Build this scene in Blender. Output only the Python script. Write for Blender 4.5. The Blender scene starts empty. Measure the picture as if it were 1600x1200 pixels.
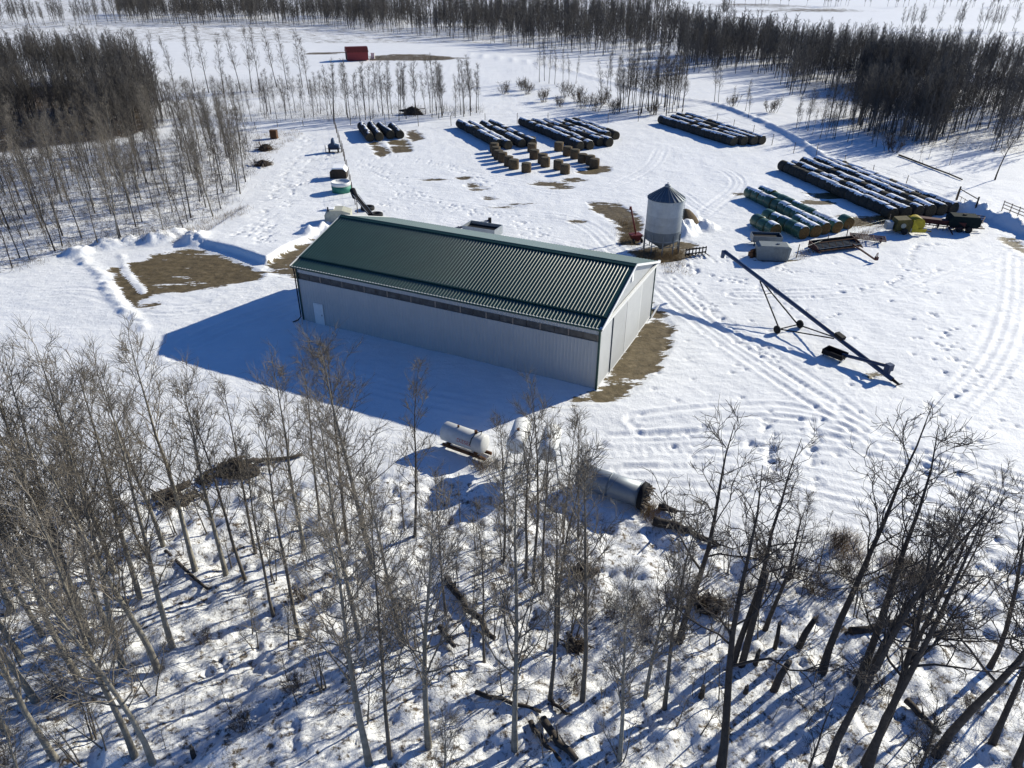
import bpy, bmesh, math, random
import numpy as np
from math import radians, sin, cos, pi, tan, atan2, sqrt

# ------------------------------------------------------------------ camera, sky, sun
sc = bpy.context.scene
C = sc.collection
FPX, PITCH, ROLL, CH = 1139.3, .5294, -.005, 31.0
cam = bpy.data.cameras.new('camera'); camo = bpy.data.objects.new('camera', cam); C.objects.link(camo)
camo.location = (0, 0, CH)
camo.rotation_mode = 'XYZ'
from mathutils import Matrix, Vector
camo.matrix_world = Matrix.Translation((0, 0, CH)) @ Matrix.Rotation(pi/2-PITCH, 4, 'X') @ Matrix.Rotation(-ROLL, 4, 'Z')
cam.sensor_width = 36; cam.lens = 36*FPX/1600; cam.clip_end = 9000; cam.clip_start = .5
sc.camera = camo
sc.cycles.max_bounces = 5; sc.cycles.diffuse_bounces = 3; sc.cycles.glossy_bounces = 2
SUN_EL = radians(24.0); SUN_DIR = Vector((cos(SUN_EL)*.827, cos(SUN_EL)*.562, sin(SUN_EL))).normalized()
w = bpy.data.worlds.new('World'); sc.world = w; w.use_nodes = True
nt = w.node_tree; nt.nodes.clear()
sky = nt.nodes.new('ShaderNodeTexSky'); sky.sky_type = 'NISHITA'; sky.sun_disc = False
sky.sun_elevation = SUN_EL; sky.sun_rotation = atan2(SUN_DIR.x, SUN_DIR.y)
sky.altitude = 3000; sky.air_density = 1.0; sky.dust_density = 0.; sky.ozone_density = 10.
bg = nt.nodes.new('ShaderNodeBackground'); bg.inputs['Strength'].default_value = .10
wo = nt.nodes.new('ShaderNodeOutputWorld')
nt.links.new(sky.outputs[0], bg.inputs[0]); nt.links.new(bg.outputs[0], wo.inputs[0])
sl = bpy.data.lights.new('sun', 'SUN'); sl.energy = 5.0; sl.angle = radians(.53); sl.color = (1, .95, .80)
so = bpy.data.objects.new('sun', sl); C.objects.link(so); so.location = (60, 40, 80)
so.rotation_euler = SUN_DIR.to_track_quat('Z', 'Y').to_euler()
sc.view_settings.view_transform = 'Standard'; sc.view_settings.look = 'None'
sc.view_settings.exposure = .42; sc.view_settings.gamma = 1

# ------------------------------------------------------------------ pixel -> ground, helpers
RNG = random.Random(7); NR = np.random.default_rng(7)
def G(px, py, z=0.0):
    a = (px-800)/FPX; b = (py-600)/FPX
    cr, sr = cos(ROLL), sin(ROLL); u = a*cr+b*sr; v = -a*sr+b*cr
    c, s = cos(PITCH), sin(PITCH); dz = -s-v*c; t = (CH-z)/-dz
    return np.array([u*t, (c-v*s)*t])
def P(x, y, z):
    z = z-CH; c, s = cos(PITCH), sin(PITCH); d = y*c-z*s; up = y*s+z*c; a = x/d; v = -up/d
    return 800+FPX*(a*cos(ROLL)-v*sin(ROLL)), 600+FPX*(a*sin(ROLL)+v*cos(ROLL))
def height_for(g, ytop):
    lo, hi = 0., 26.
    for _ in range(30):
        m = (lo+hi)/2
        if P(g[0], g[1], m)[1] > ytop: lo = m
        else: hi = m
    return lo
def tag(o, label=None, cat=None, group=None, kind=None):
    if label: o['label'] = label
    if cat: o['category'] = cat
    if group: o['group'] = group
    if kind: o['kind'] = kind
    return o
def empty(name, loc, rz=0, label=None, cat=None, group=None):
    o = bpy.data.objects.new(name, None); C.objects.link(o); o.location = loc; o.rotation_euler = (0, 0, rz)
    o.empty_display_size = .2
    return tag(o, label, cat, group)
def link(name, me, parent=None, loc=(0, 0, 0), rot=(0, 0, 0)):
    o = bpy.data.objects.new(name, me); C.objects.link(o); o.parent = parent; o.location = loc; o.rotation_euler = rot
    return o
def mesh_np(name, V, F, mat, smooth=False):
    me = bpy.data.meshes.new(name); F = np.asarray(F, dtype=np.int32); V = np.asarray(V, dtype=np.float32)
    n = F.shape[1]
    me.vertices.add(len(V)); me.vertices.foreach_set('co', V.ravel())
    me.loops.add(F.size); me.loops.foreach_set('vertex_index', F.ravel())
    me.polygons.add(len(F)); me.polygons.foreach_set('loop_start', np.arange(0, F.size, n, dtype=np.int32))
    if smooth: me.polygons.foreach_set('use_smooth', np.ones(len(F), dtype=bool))
    me.update(calc_edges=True); me.validate()
    if mat: me.materials.append(mat)
    return me
class MB:
    def __init__(s): s.v = []; s.f = []
    def add(s, vs, fs):
        o = len(s.v); s.v += [tuple(map(float, q)) for q in vs]; s.f += [tuple(i+o for i in f) for f in fs]; return s
    def box(s, c, d, rz=0, ry=0, rx=0):
        M = Matrix.Rotation(rz, 3, 'Z') @ Matrix.Rotation(ry, 3, 'Y') @ Matrix.Rotation(rx, 3, 'X')
        vs = [M @ Vector((x*d[0]/2, y*d[1]/2, z*d[2]/2))+Vector(c) for x in (-1, 1) for y in (-1, 1) for z in (-1, 1)]
        return s.add(vs, [(0, 1, 3, 2), (4, 6, 7, 5), (0, 4, 5, 1), (2, 3, 7, 6), (0, 2, 6, 4), (1, 5, 7, 3)])
    def bar(s, a, b, wd, h=None):
        a = Vector(a); b = Vector(b); h = h or wd; d = (b-a).normalized()
        r = Vector((0, 0, 1)) if abs(d.z) < .95 else Vector((1, 0, 0))
        u = d.cross(r).normalized()*wd/2; v = u.cross(d).normalized()*h/2
        vs = [p+i*u+j*v for p in (a, b) for i, j in ((-1, -1), (1, -1), (1, 1), (-1, 1))]
        return s.add(vs, [(3, 2, 1, 0), (4, 5, 6, 7), (0, 1, 5, 4), (1, 2, 6, 5), (2, 3, 7, 6), (3, 0, 4, 7)])
    def tube(s, pts, r, n=10, cap=True):
        pts = [Vector(p) for p in pts]; k = len(pts); rs = r if isinstance(r, (list, tuple)) else [r]*k
        d0 = (pts[-1]-pts[0]).normalized(); ref = Vector((0, 0, 1)) if abs(d0.z) < .9 else Vector((1, 0, 0))
        vs = []
        for i, p in enumerate(pts):
            d = (pts[min(i+1, k-1)]-pts[max(i-1, 0)]).normalized()
            u = d.cross(ref).normalized(); v = u.cross(d).normalized()
            vs += [p+rs[i]*(cos(2*pi*j/n)*u+sin(2*pi*j/n)*v) for j in range(n)]
        fs = [(i*n+j, i*n+(j+1) % n, (i+1)*n+(j+1) % n, (i+1)*n+j) for i in range(k-1) for j in range(n)]
        if cap: fs += [tuple(range(n-1, -1, -1)), tuple(range((k-1)*n, k*n))]
        return s.add(vs, fs)
    def lathe(s, prof, n=24, c=(0, 0, 0)):
        vs = [(c[0]+r*cos(2*pi*j/n), c[1]+r*sin(2*pi*j/n), c[2]+z) for r, z in prof for j in range(n)]
        k = len(prof)
        fs = [(i*n+j, i*n+(j+1) % n, (i+1)*n+(j+1) % n, (i+1)*n+j) for i in range(k-1) for j in range(n)]
        fs += [tuple(range(n-1, -1, -1)), tuple(range((k-1)*n, k*n))]
        return s.add(vs, fs)
    def prism(s, poly, y0, y1):          # polygon in x,z extruded along y
        n = len(poly); vs = [(x, y0, z) for x, z in poly]+[(x, y1, z) for x, z in poly]
        return s.add(vs, [tuple(range(n)), tuple(range(2*n-1, n-1, -1))]+[(i, i+n, (i+1) % n+n, (i+1) % n) for i in range(n)])
    def mesh(s, name, mat, smooth=False):
        me = bpy.data.meshes.new(name); me.from_pydata(s.v, [], s.f); me.update()
        bm = bmesh.new(); bm.from_mesh(me); bmesh.ops.recalc_face_normals(bm, faces=bm.faces); bm.to_mesh(me); bm.free()
        me.materials.append(mat)
        if smooth:
            for p in me.polygons: p.use_smooth = len(p.vertices) == 4
        return me
    def build(s, name, mat, parent=None, smooth=False, loc=(0, 0, 0), rot=(0, 0, 0)):
        return link(name, s.mesh(name, mat, smooth), parent, loc, rot)

# ------------------------------------------------------------------ materials
def mat(name, col, rough=.7, metal=0., var=.25, scale=3., col2=None, bump=0., bscale=20., spec=.3):
    m = bpy.data.materials.new(name); m.use_nodes = True; t = m.node_tree; b = t.nodes['Principled BSDF']
    b.inputs['Roughness'].default_value = rough; b.inputs['Metallic'].default_value = metal
    b.inputs['Specular IOR Level'].default_value = spec
    tc = t.nodes.new('ShaderNodeTexCoord'); n = t.nodes.new('ShaderNodeTexNoise')
    n.inputs['Scale'].default_value = scale; n.inputs['Detail'].default_value = 5; n.inputs['Roughness'].default_value = .65
    t.links.new(tc.outputs['Object'], n.inputs['Vector'])
    r = t.nodes.new('ShaderNodeValToRGB'); e = r.color_ramp.elements
    c2 = col2 or tuple(c*(1-var) for c in col)
    e[0].position = .35; e[1].position = .65; e[0].color = (*c2, 1); e[1].color = (*col, 1)
    oi = t.nodes.new('ShaderNodeObjectInfo'); mr = t.nodes.new('ShaderNodeMapRange')
    mr.inputs[3].default_value = .82; mr.inputs[4].default_value = 1.15
    t.links.new(oi.outputs['Random'], mr.inputs[0])
    hs = t.nodes.new('ShaderNodeHueSaturation'); t.links.new(mr.outputs[0], hs.inputs['Value'])
    t.links.new(n.outputs['Fac'], r.inputs[0]); t.links.new(r.outputs[0], hs.inputs['Color']); t.links.new(hs.outputs[0], b.inputs['Base Color'])
    if bump:
        n2 = t.nodes.new('ShaderNodeTexNoise'); n2.inputs['Scale'].default_value = bscale; n2.inputs['Detail'].default_value = 4
        t.links.new(tc.outputs['Object'], n2.inputs['Vector'])
        bp = t.nodes.new('ShaderNodeBump'); bp.inputs['Strength'].default_value = bump; bp.inputs['Distance'].default_value = .05
        t.links.new(n2.outputs['Fac'], bp.inputs['Height']); t.links.new(bp.outputs[0], b.inputs['Normal'])
    return m
M = {}
M['bark_aspen'] = mat('bark_aspen', (.30, .275, .225), .85, var=.5, scale=2.2, bump=.4)
M['bark_dark'] = mat('bark_dark', (.075, .062, .052), .9, var=.45, scale=4, bump=.6)
M['bark_mid'] = mat('bark_mid', (.15, .13, .105), .9, var=.45, scale=3, bump=.4)
M['twig'] = mat('twig', (.23, .20, .16), .85, var=.35)
M['twig_wood'] = mat('twig_wood', (.125, .108, .088), .85, var=.35)
M['twig_dark'] = mat('twig_dark', (.07, .058, .05), .85, var=.35)
M['far_wood'] = mat('far_wood', (.125, .113, .10), .9, var=.35, scale=.2)
M['brush'] = mat('brush', (.11, .082, .058), .9, var=.45, scale=1)
M['drygrass'] = mat('drygrass', (.34, .24, .125), .9, var=.4, scale=2)
M['wall_steel'] = mat('wall_steel', (.47, .475, .465), .5, 0., var=.07, scale=.6, spec=.4)
M['roof_green'] = mat('roof_green', (.014, .058, .048), .36, 0., var=.16, scale=.5, spec=.5)
M['trim_white'] = mat('trim_white', (.78, .78, .76), .5, var=.08)
M['trim_green'] = mat('trim_green', (.02, .06, .05), .45, var=.2)
M['pane'] = mat('pane', (.10, .095, .085), .25, var=.6, scale=1.4, spec=.5)  # the dark shed interior behind the panes is put into their colour
M['stud'] = mat('stud', (.30, .24, .19), .8, var=.3)
M['wood_dark'] = mat('wood_dark', (.06, .045, .033), .9, var=.4)
M['wood_grey'] = mat('wood_grey', (.20, .165, .13), .9, var=.4, bump=.4)
M['galv'] = mat('galv', (.30, .33, .355), .5, .45, var=.18, scale=1.2)
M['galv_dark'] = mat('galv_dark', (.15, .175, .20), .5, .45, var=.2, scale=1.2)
M['blue_paint'] = mat('blue_paint', (.022, .05, .125), .5, 0., var=.3, scale=1.5, spec=.4)
M['black_metal'] = mat('black_metal', (.016, .016, .018), .75, var=.3, spec=.15)
M['dark_tank'] = mat('dark_tank', (.012, .022, .023), .85, var=.3, spec=.1)
M['rubber'] = mat('rubber', (.02, .02, .02), .85, var=.3)
M['rim'] = mat('rim', (.35, .35, .34), .5, .3, var=.3)
M['hay_dark'] = mat('hay_dark', (.058, .053, .044), .95, var=.45, scale=5, bump=.7, bscale=14)
M['hay_brown'] = mat('hay_brown', (.145, .10, .055), .95, var=.45, scale=5, bump=.8, bscale=14)
M['hay_end'] = mat('hay_end', (.10, .082, .052), .95, var=.5, scale=6, bump=.7)
M['wrap_green'] = mat('wrap_green', (.05, .115, .062), .4, var=.35, scale=1.2, bump=.3, bscale=8, spec=.5)
M['hay_end_brown'] = mat('hay_end_brown', (.17, .10, .035), .95, var=.5, scale=5, bump=.7)
M['snow'] = mat('snow_cap', (.84, .85, .87), .7, var=.04, bump=.5, bscale=6)
M['white_paint'] = mat('white_paint', (.72, .72, .70), .45, var=.16, scale=2.5)
M['rust'] = mat('rust', (.14, .065, .03), .85, var=.5)
M['red_paint'] = mat('red_paint', (.16, .022, .02), .6, var=.4, scale=2)
M['maroon'] = mat('maroon', (.075, .022, .02), .7, var=.5, scale=3)
M['red_letters'] = mat('red_letters', (.38, .05, .05), .6, var=.2)
M['yellow'] = mat('yellow_paint', (.48, .38, .02), .6, var=.5, scale=2)
M['yellow_dark'] = mat('yellow_dark', (.11, .085, .02), .7, var=.5, scale=2)
M['barn_red'] = mat('barn_red', (.24, .035, .035), .6, var=.15)
M['teal'] = mat('teal', (.05, .24, .17), .6, var=.3)
M['cream'] = mat('cream', (.42, .42, .34), .6, var=.25)
M['grey_box'] = mat('grey_box', (.20, .225, .23), .6, .2, var=.2)
M['quad_blue'] = mat('quad_blue', (.03, .06, .12), .5, var=.4)

# ------------------------------------------------------------------ numpy noise
_perm = np.random.default_rng(3).random((256, 256)).astype(np.float32)
def vnoise(x, y):
    xi = np.floor(x).astype(int); yi = np.floor(y).astype(int); fx = x-xi; fy = y-yi
    fx = fx*fx*(3-2*fx); fy = fy*fy*(3-2*fy)
    a = _perm[xi & 255, yi & 255]; b = _perm[(xi+1) & 255, yi & 255]; c = _perm[xi & 255, (yi+1) & 255]; d = _perm[(xi+1) & 255, (yi+1) & 255]
    return (a*(1-fx)+b*fx)*(1-fy)+(c*(1-fx)+d*fx)*fy-.5
def fbm(x, y, s, o=4):
    r = 0; a = 1.
    for i in range(o): r = r+a*vnoise(x/s+17.3*i, y/s-9.1*i); s /= 2.03; a *= .5
    return r
def seg_dist(X, Y, pts):
    """distance to polyline and arclength of nearest point"""
    D = np.full(X.shape, 1e9); S = np.zeros(X.shape); acc = 0.
    for (x0, y0), (x1, y1) in zip(pts[:-1], pts[1:]):
        dx, dy = x1-x0, y1-y0; L2 = dx*dx+dy*dy
        t = np.clip(((X-x0)*dx+(Y-y0)*dy)/L2, 0, 1); d = np.hypot(X-x0-t*dx, Y-y0-t*dy)
        m = d < D; D = np.where(m, d, D); S = np.where(m, acc+t*sqrt(L2), S); acc += sqrt(L2)
    return D, S
def poly_sd(X, Y, pts):
    """signed distance, positive inside"""
    ins = np.zeros(X.shape, bool); n = len(pts)
    for i in range(n):
        x0, y0 = pts[i]; x1, y1 = pts[(i+1) % n]
        c = ((y0 > Y) != (y1 > Y)) & (X < (x1-x0)*(Y-y0)/(y1-y0+1e-12)+x0); ins ^= c
    d, _ = seg_dist(X, Y, list(pts)+[pts[0]])
    return np.where(ins, d, -d)
def smooth(pts, n=6):
    pts = [np.array(p, float) for p in pts]; out = []
    Q = [2*pts[0]-pts[1]]+pts+[2*pts[-1]-pts[-2]]
    for i in range(1, len(Q)-2):
        for k in range(n):
            t = k/n; a, b, c, d = Q[i-1:i+3]
            out.append(.5*((2*b)+(-a+c)*t+(2*a-5*b+4*c-d)*t*t+(-a+3*b-3*c+d)*t**3))
    out.append(pts[-1]); return out
def GL(pp): return [G(*p) for p in pp]
def GS(pp, n=6): return smooth(GL(pp), n)

# shed plan (also used by the ground)
TH = -.445; DV = np.array([cos(TH), sin(TH)]); NV = np.array([-DV[1], DV[0]])
SA = np.array([-20.55, 65.33]); SL, SW, SH, SR = 30.5, 15.74, 5.84, 8.25

# ------------------------------------------------------------------ ground: one sheet
def axis(segs):
    out = [segs[0][0]]
    for a, b, st in segs:
        n = max(1, round((b-a)/st)); out += [a+(b-a)*(i+1)/n for i in range(n)]
    return np.array(out)
def grow(a, b, s0, k):
    o = [a]; s = s0
    while o[-1] < b: o.append(o[-1]+s); s *= k
    return o
xs_mid = axis([(-60, -34, .32), (-34, 46, .175), (46, 76, .3)])
xr = np.array(grow(76, 4000, .6, 1.12))[1:]; xl = -np.array(grow(60, 4000, .6, 1.12))[1:][::-1]
XS = np.concatenate([xl, xs_mid, xr])
ys_mid = axis([(14, 80, .17), (80, 125, .28), (125, 175, .55)])
YS = np.concatenate([-np.array(grow(-14, 1500, .6, 1.3))[1:][::-1], ys_mid, np.array(grow(175, 6000, .7, 1.045))[1:]])
X, Y = np.meshgrid(XS, YS); X = X.ravel(); Y = Y.ravel()
near = (Y > 12) & (Y < 260) & (np.abs(X) < 140)
Z = np.zeros(X.shape)
def sub(fn, mask=near):
    i = np.nonzero(mask)[0]; return i, fn(X[i], Y[i])
wood_polys = {
 'front': GL([(-200, 790), (200, 770), (330, 775), (480, 745), (640, 730), (760, 740), (900, 775), (1010, 800), (1120, 830), (1300, 860), (1500, 850), (1650, 860), (1700, 1290), (-250, 1290)]),
 'left': GL([(-60, 252), (210, 226), (395, 205), (405, 260), (372, 320), (250, 384), (130, 400), (0, 440), (-80, 455)]),
 'ravine': GL([(-120, 150), (190, 135), (240, 150), (250, 205), (200, 222), (0, 248), (-120, 260)]),
 'right': GL([(1210, 130), (1300, 196), (1400, 222), (1700, 245), (1700, 90), (1250, 95)]),
}
i, d = sub(lambda x, y: poly_sd(x, y, wood_polys['front'])); wf = np.full(X.shape, -9.); wf[i] = d
i, d = sub(lambda x, y: poly_sd(x, y, wood_polys['left'])); wl = np.full(X.shape, -9.); wl[i] = d
wr = np.full(X.shape, -9.); mk = (Y > 100) & (Y < 420) & (X > 40) & (X < 420); i = np.nonzero(mk)[0]; wr[i] = poly_sd(X[i], Y[i], wood_polys['right'])
wv = np.full(X.shape, -9.); mk = (Y > 100) & (Y < 330) & (X < -40) & (X > -260); i = np.nonzero(mk)[0]; wv[i] = poly_sd(X[i], Y[i], wood_polys['ravine'])
LIT = np.clip(np.maximum(np.maximum(wf, wl), np.maximum(wr, wv*1.))/1.5, 0, 1)
LIT = np.maximum(LIT, 0); heavy = np.clip(wv/3, 0, 1)
# broad relief and snow lumps
shed_c = SA+DV*SL/2+NV*SW/2
Z += fbm(X, Y, 45, 3)*.5*np.clip((np.hypot(X-10, Y-80)-70)/120, 0, 1)
i = np.nonzero(near)[0]; xx, yy = X[i], Y[i]
Z[i] += fbm(xx, yy, 3.5, 4)*.09
Z[i] += (fbm(xx, yy, 1.0, 4)*.42+np.maximum(fbm(xx+50, yy, 2.3, 2), 0)*.25)*np.clip(wf[i]/1.5+.15, 0, 1)
Z[i] += fbm(xx, yy, 1.6, 3)*.25*np.clip(wl[i]/2, 0, 1)
# wind ripples in the open snow
Z[i] += (vnoise(xx*1.1+yy*.25, yy*3.2)*.045+fbm(xx, yy, .8, 2)*.03)*np.clip(1-LIT[i], 0, 1)
DIRT = np.full(X.shape, -6.)
def dirt(pp, off=0., mask=near):
    i = np.nonzero(mask)[0]; DIRT[i] = np.maximum(DIRT[i], poly_sd(X[i], Y[i], GL(pp))+off)
def dirt_blob(px, py, rx, ry, off=0.):
    g = G(px, py); a = rx; i = np.nonzero(near & (np.hypot(X-g[0], Y-g[1]) < 25))[0]
    q = np.hypot((X[i]-g[0])/rx, (Y[i]-g[1])/ry); DIRT[i] = np.maximum(DIRT[i], (1-q)*min(rx, ry)+off)
dirt([(168, 425), (250, 402), (300, 392), (350, 405), (412, 430), (405, 440), (330, 453), (290, 461), (235, 466), (205, 488), (185, 470)])
dirt([(190, 486), (250, 477), (245, 484), (195, 492)], -.2); dirt([(195, 496), (235, 488), (230, 494), (200, 500)], -.3)
dirt([(408, 425), (440, 400), (492, 374), (520, 372), (500, 430), (462, 438), (430, 433)])
dirt([(905, 628), (932, 605), (1010, 490), (1016, 468), (1034, 486), (1050, 505), (1048, 540), (1025, 578), (985, 615), (945, 626)])
dirt([(850, 640), (905, 618), (940, 622), (900, 636)], -.1)
dirt([(569, 224), (586, 222), (608, 240), (590, 250)]); dirt([(598, 220), (632, 219), (642, 238), (612, 241)]); dirt([(626, 206), (645, 204), (660, 218), (640, 223)])
dirt([(915, 314), (965, 318), (1000, 340), (995, 380), (965, 378), (968, 350), (930, 330)], .2)
dirt([(985, 388), (1060, 378), (1068, 396), (1030, 408), (1000, 404)], .5)
for q in [(855, 286, 3.2, 1.3), (892, 281, 2.2, 1.2), (745, 296, 1.6, 1), (722, 279, 1.6, .9), (932, 262, 2.2, 2.4), (915, 268, 2, 1.5), (875, 292, 1.8, .8), (790, 322, 2.3, .9), (760, 310, 1, .8), (668, 282, 2, .9), (735, 290, 1.4, 1.4),
          (1290, 300, 3, 2), (1335, 340, 4, 2.4), (1390, 338, 3, 2), (1270, 310, 2.5, 1.6), (1215, 402, 2, .7), (1376, 581, .8, .3, -.25), (1592, 378, 1.2, 3.5), (1150, 300, .9, .5), (900, 345, 1.2, .8), (1062, 380, 2, 2)]:
    dirt_blob(*q)
mkf = (Y > 230) & (Y < 330) & (X > -80) & (X < 10); dirt([(470, 84), (540, 83), (540, 86), (470, 88)], 0, mkf); dirt([(570, 88), (640, 84), (740, 92), (650, 97), (575, 97)], 0, mkf)
far = (Y > 330) & (Y < 3000)
i = np.nonzero(far)[0]; q = fbm(X[i]*.25, Y[i], 40, 4); DIRT[i] = np.maximum(DIRT[i], (q-.33)*8*np.clip((X[i]-100)/150, 0, 1)-.2)
DIRT = np.minimum(DIRT, .95)
# ploughed dirt pads sit lower than the snow
Z -= .12*np.clip(DIRT/.5+.5, 0, 1)*(Y < 200)
# raised snow field with a cut face beside the left dirt pad
def bank(pp, h, wd, lump=0., mask=near, closed=False):
    i = np.nonzero(mask)[0]; d, s = seg_dist(X[i], Y[i], GS(pp)); k = np.clip(1-d/wd, 0, 1); k = k*k*(3-2*k)
    hh = h*(1+lump*(fbm(X[i], Y[i], 1.4, 3)*2.0+fbm(X[i]+9, Y[i], .55, 2)*1.1))*k; Z[i] += np.maximum(hh, 0)
    return i[k > .1]
i = np.nonzero(near)[0]; sd = poly_sd(X[i], Y[i], GL([(302, 384), (360, 398), (415, 416), (455, 390), (500, 368), (545, 330), (470, 300), (390, 320)]))
Z[i] += .75*np.clip(sd/.35+.5, 0, 1)*np.clip(1-(Y[i]-84)/22, 0, 1)
DIRT[i] = np.where(sd > 0, np.minimum(DIRT[i], -1.5), DIRT[i])
for pp, h, wd, lp in [([(122, 402), (160, 392), (200, 385), (245, 382), (290, 374), (302, 384)], .85, 2.4, .55), ([(128, 412), (150, 432), (178, 470), (218, 518)], .2, 1.1, .9), ([(186, 402), (196, 430), (215, 452), (222, 462)], .12, .6, .6),
                      ([(520, 355), (500, 368), (480, 372)], .7, 1.6, .5), ([(1062, 362), (1082, 350), (1098, 352)], 1.25, 2.3, .4)]:
    ii = bank(pp, h, wd, lp); DIRT[ii] = np.minimum(DIRT[ii], -1.2)
# ploughed lane with its snow bank running into the distance on the right
mkr = (Y > 70) & (Y < 330) & (X > -40) & (X < 110)
lane = [(730, 86), (840, 100), (930, 122), (1040, 149), (1110, 160), (1170, 181), (1230, 208), (1290, 247), (1350, 272), (1420, 297), (1500, 322), (1560, 340), (1640, 372)]
i = np.nonzero(mkr)[0]; d, s = seg_dist(X[i], Y[i], GS(lane)); Z[i] += np.clip(.85-.0022*(Y[i]-90), .4, .9)*np.exp(-(d/.95)**2)*(1+.35*fbm(X[i], Y[i], 2, 3))
bank([(1500, 318), (1530, 330), (1570, 340), (1640, 365)], .7, 2.6, .6, mkr)
# tyre ruts
def ruts(pp, gauge=1.8, wd=.26, dep=.075, lug=True):
    c = GS(pp); lo = np.min(c, 0)-4; hi = np.max(c, 0)+4
    i = np.nonzero((X > lo[0]) & (X < hi[0]) & (Y > lo[1]) & (Y < hi[1]))[0]
    if not len(i): return
    d, s = seg_dist(X[i], Y[i], c); e = np.abs(d-gauge/2)
    k = np.exp(-(e/wd)**2)*np.clip(.35+1.6*vnoise(s/6., s*0+gauge*7), .15, 1.1)
    Z[i] -= dep*k*(1+(.35*np.sign(np.sin(s*9)) if lug else 0)); Z[i] += dep*.45*np.exp(-((e-wd*1.9)/(wd*.8))**2)
for r in [dict(pp=[(1030, 445), (1100, 505), (1200, 572), (1330, 655), (1450, 722), (1620, 800)], dep=.1), dict(pp=[(1045, 430), (1130, 505), (1260, 590), (1400, 690), (1600, 760)], dep=.06),
          dict(pp=[(1592, 390), (1590, 470), (1565, 550), (1500, 625), (1380, 690)], dep=.065), dict(pp=[(1578, 395), (1572, 470), (1545, 550), (1470, 640)], dep=.04), dict(pp=[(1150, 456), (1300, 453), (1450, 432), (1600, 398)], dep=.11),
          dict(pp=[(960, 690), (1150, 682), (1300, 690), (1450, 712), (1640, 760)], dep=.11), dict(pp=[(1000, 655), (1150, 640), (1240, 640), (1330, 665)], dep=.13, lug=False), dict(pp=[(1010, 668), (1180, 655), (1300, 668), (1340, 690)], dep=.11, lug=False),
          dict(pp=[(940, 720), (1100, 715), (1250, 740), (1400, 775), (1640, 850)], dep=.1), dict(pp=[(980, 740), (1150, 750), (1300, 790), (1640, 880)], dep=.09),
          dict(pp=[(700, 345), (820, 365), (930, 395), (1010, 440)], dep=.06), dict(pp=[(640, 310), (780, 330), (900, 345), (960, 390)], dep=.06), dict(pp=[(990, 240), (1090, 250), (1150, 280), (1100, 330)], dep=.06),
          dict(pp=[(0, 478), (120, 462), (260, 490), (400, 465), (465, 450)], dep=.06), dict(pp=[(300, 540), (380, 505), (470, 478)], dep=.1), dict(pp=[(280, 560), (420, 560), (600, 610), (760, 640)], dep=.08),
          dict(pp=[(680, 260), (780, 280), (880, 300), (950, 290), (1010, 260), (1030, 230)], dep=.05), dict(pp=[(1060, 300), (1110, 330), (1200, 335)], dep=.05), dict(pp=[(1400, 440), (1480, 410), (1560, 380)], dep=.06)]:
    ruts(**r)
# footprint trails
FP = []
def trail(pp, n, jit=.35):
    c = GS(pp)
    for _ in range(n):
        k = RNG.random()*(len(c)-1.01); a = int(k); p = c[a]+(c[a+1]-c[a])*(k-a); FP.append(p+NR.normal(0, jit, 2))
for pp, n, j in [([(480, 215), (460, 250), (430, 300), (412, 350), (405, 390)], 260, .9), ([(515, 225), (470, 270), (440, 330)], 90, .6), ([(440, 260), (500, 250), (515, 240)], 50, .5), ([(420, 300), (470, 290), (512, 280)], 60, .5), ([(400, 360), (350, 385)], 20, .3),
                 ([(1040, 400), (1100, 425), (1190, 445), (1260, 490)], 60, .5), ([(1060, 440), (1130, 500), (1200, 560)], 50, .6), ([(1480, 372), (1430, 380), (1415, 410), (1390, 435), (1310, 455)], 45, .3), ([(1400, 430), (1470, 415)], 12, .3),
                 ([(1200, 640), (1205, 740)], 26, .2), ([(1270, 650), (1275, 760)], 26, .2), ([(560, 250), (620, 290), (600, 330)], 60, 1.2), ([(640, 300), (720, 330), (800, 340), (850, 370)], 70, 1.), ([(1060, 410), (1160, 395), (1240, 420)], 40, .7),
                 ([(1150, 690), (1250, 700)], 16, .3), ([(1440, 480), (1500, 560), (1480, 640)], 40, 1.), ([(560, 240), (700, 262), (760, 290)], 50, .8), ([(1370, 260), (1460, 285)], 30, .5), ([(340, 1000), (420, 1060), (470, 1150)], 60, .7)]:
    trail(pp, n, j)
for _ in range(420): FP.append(G(RNG.uniform(0, 1600), RNG.uniform(820, 1200)))
for _ in range(110): FP.append(G(RNG.uniform(1000, 1600), RNG.uniform(400, 720)))
cell = {}
order = np.nonzero((Y > 14) & (Y < 175) & (X > -60) & (X < 76))[0]
gx = np.searchsorted(XS, X[order]); nX = len(XS)
for p in FP:
    ix = np.searchsorted(XS, p[0]); iy = np.searchsorted(YS, p[1]); r = RNG.uniform(.15, .21); dp = RNG.uniform(.13, .22)
    for a in range(-3, 4):
        for b in range(-3, 4):
            jx, jy = ix+a, iy+b
            if 0 <= jx < nX and 0 <= jy < len(YS):
                q = ((XS[jx]-p[0])**2+(YS[jy]-p[1])**2)/(r*r)
                if q < 4: Z[jy*nX+jx] -= dp*math.exp(-q)
Zg = Z.reshape(len(YS), nX)
def hz(x, y):
    ix = int(np.clip(np.searchsorted(XS, x), 1, nX-1)); iy = int(np.clip(np.searchsorted(YS, y), 1, len(YS)-1))
    return float(min(Zg[iy, ix], Zg[iy-1, ix-1], Zg[iy, ix-1], Zg[iy-1, ix]))
ny = len(YS); idx = np.arange(ny*nX).reshape(ny, nX)
F = np.stack([idx[:-1, :-1], idx[:-1, 1:], idx[1:, 1:], idx[1:, :-1]], -1).reshape(-1, 4)
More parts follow.
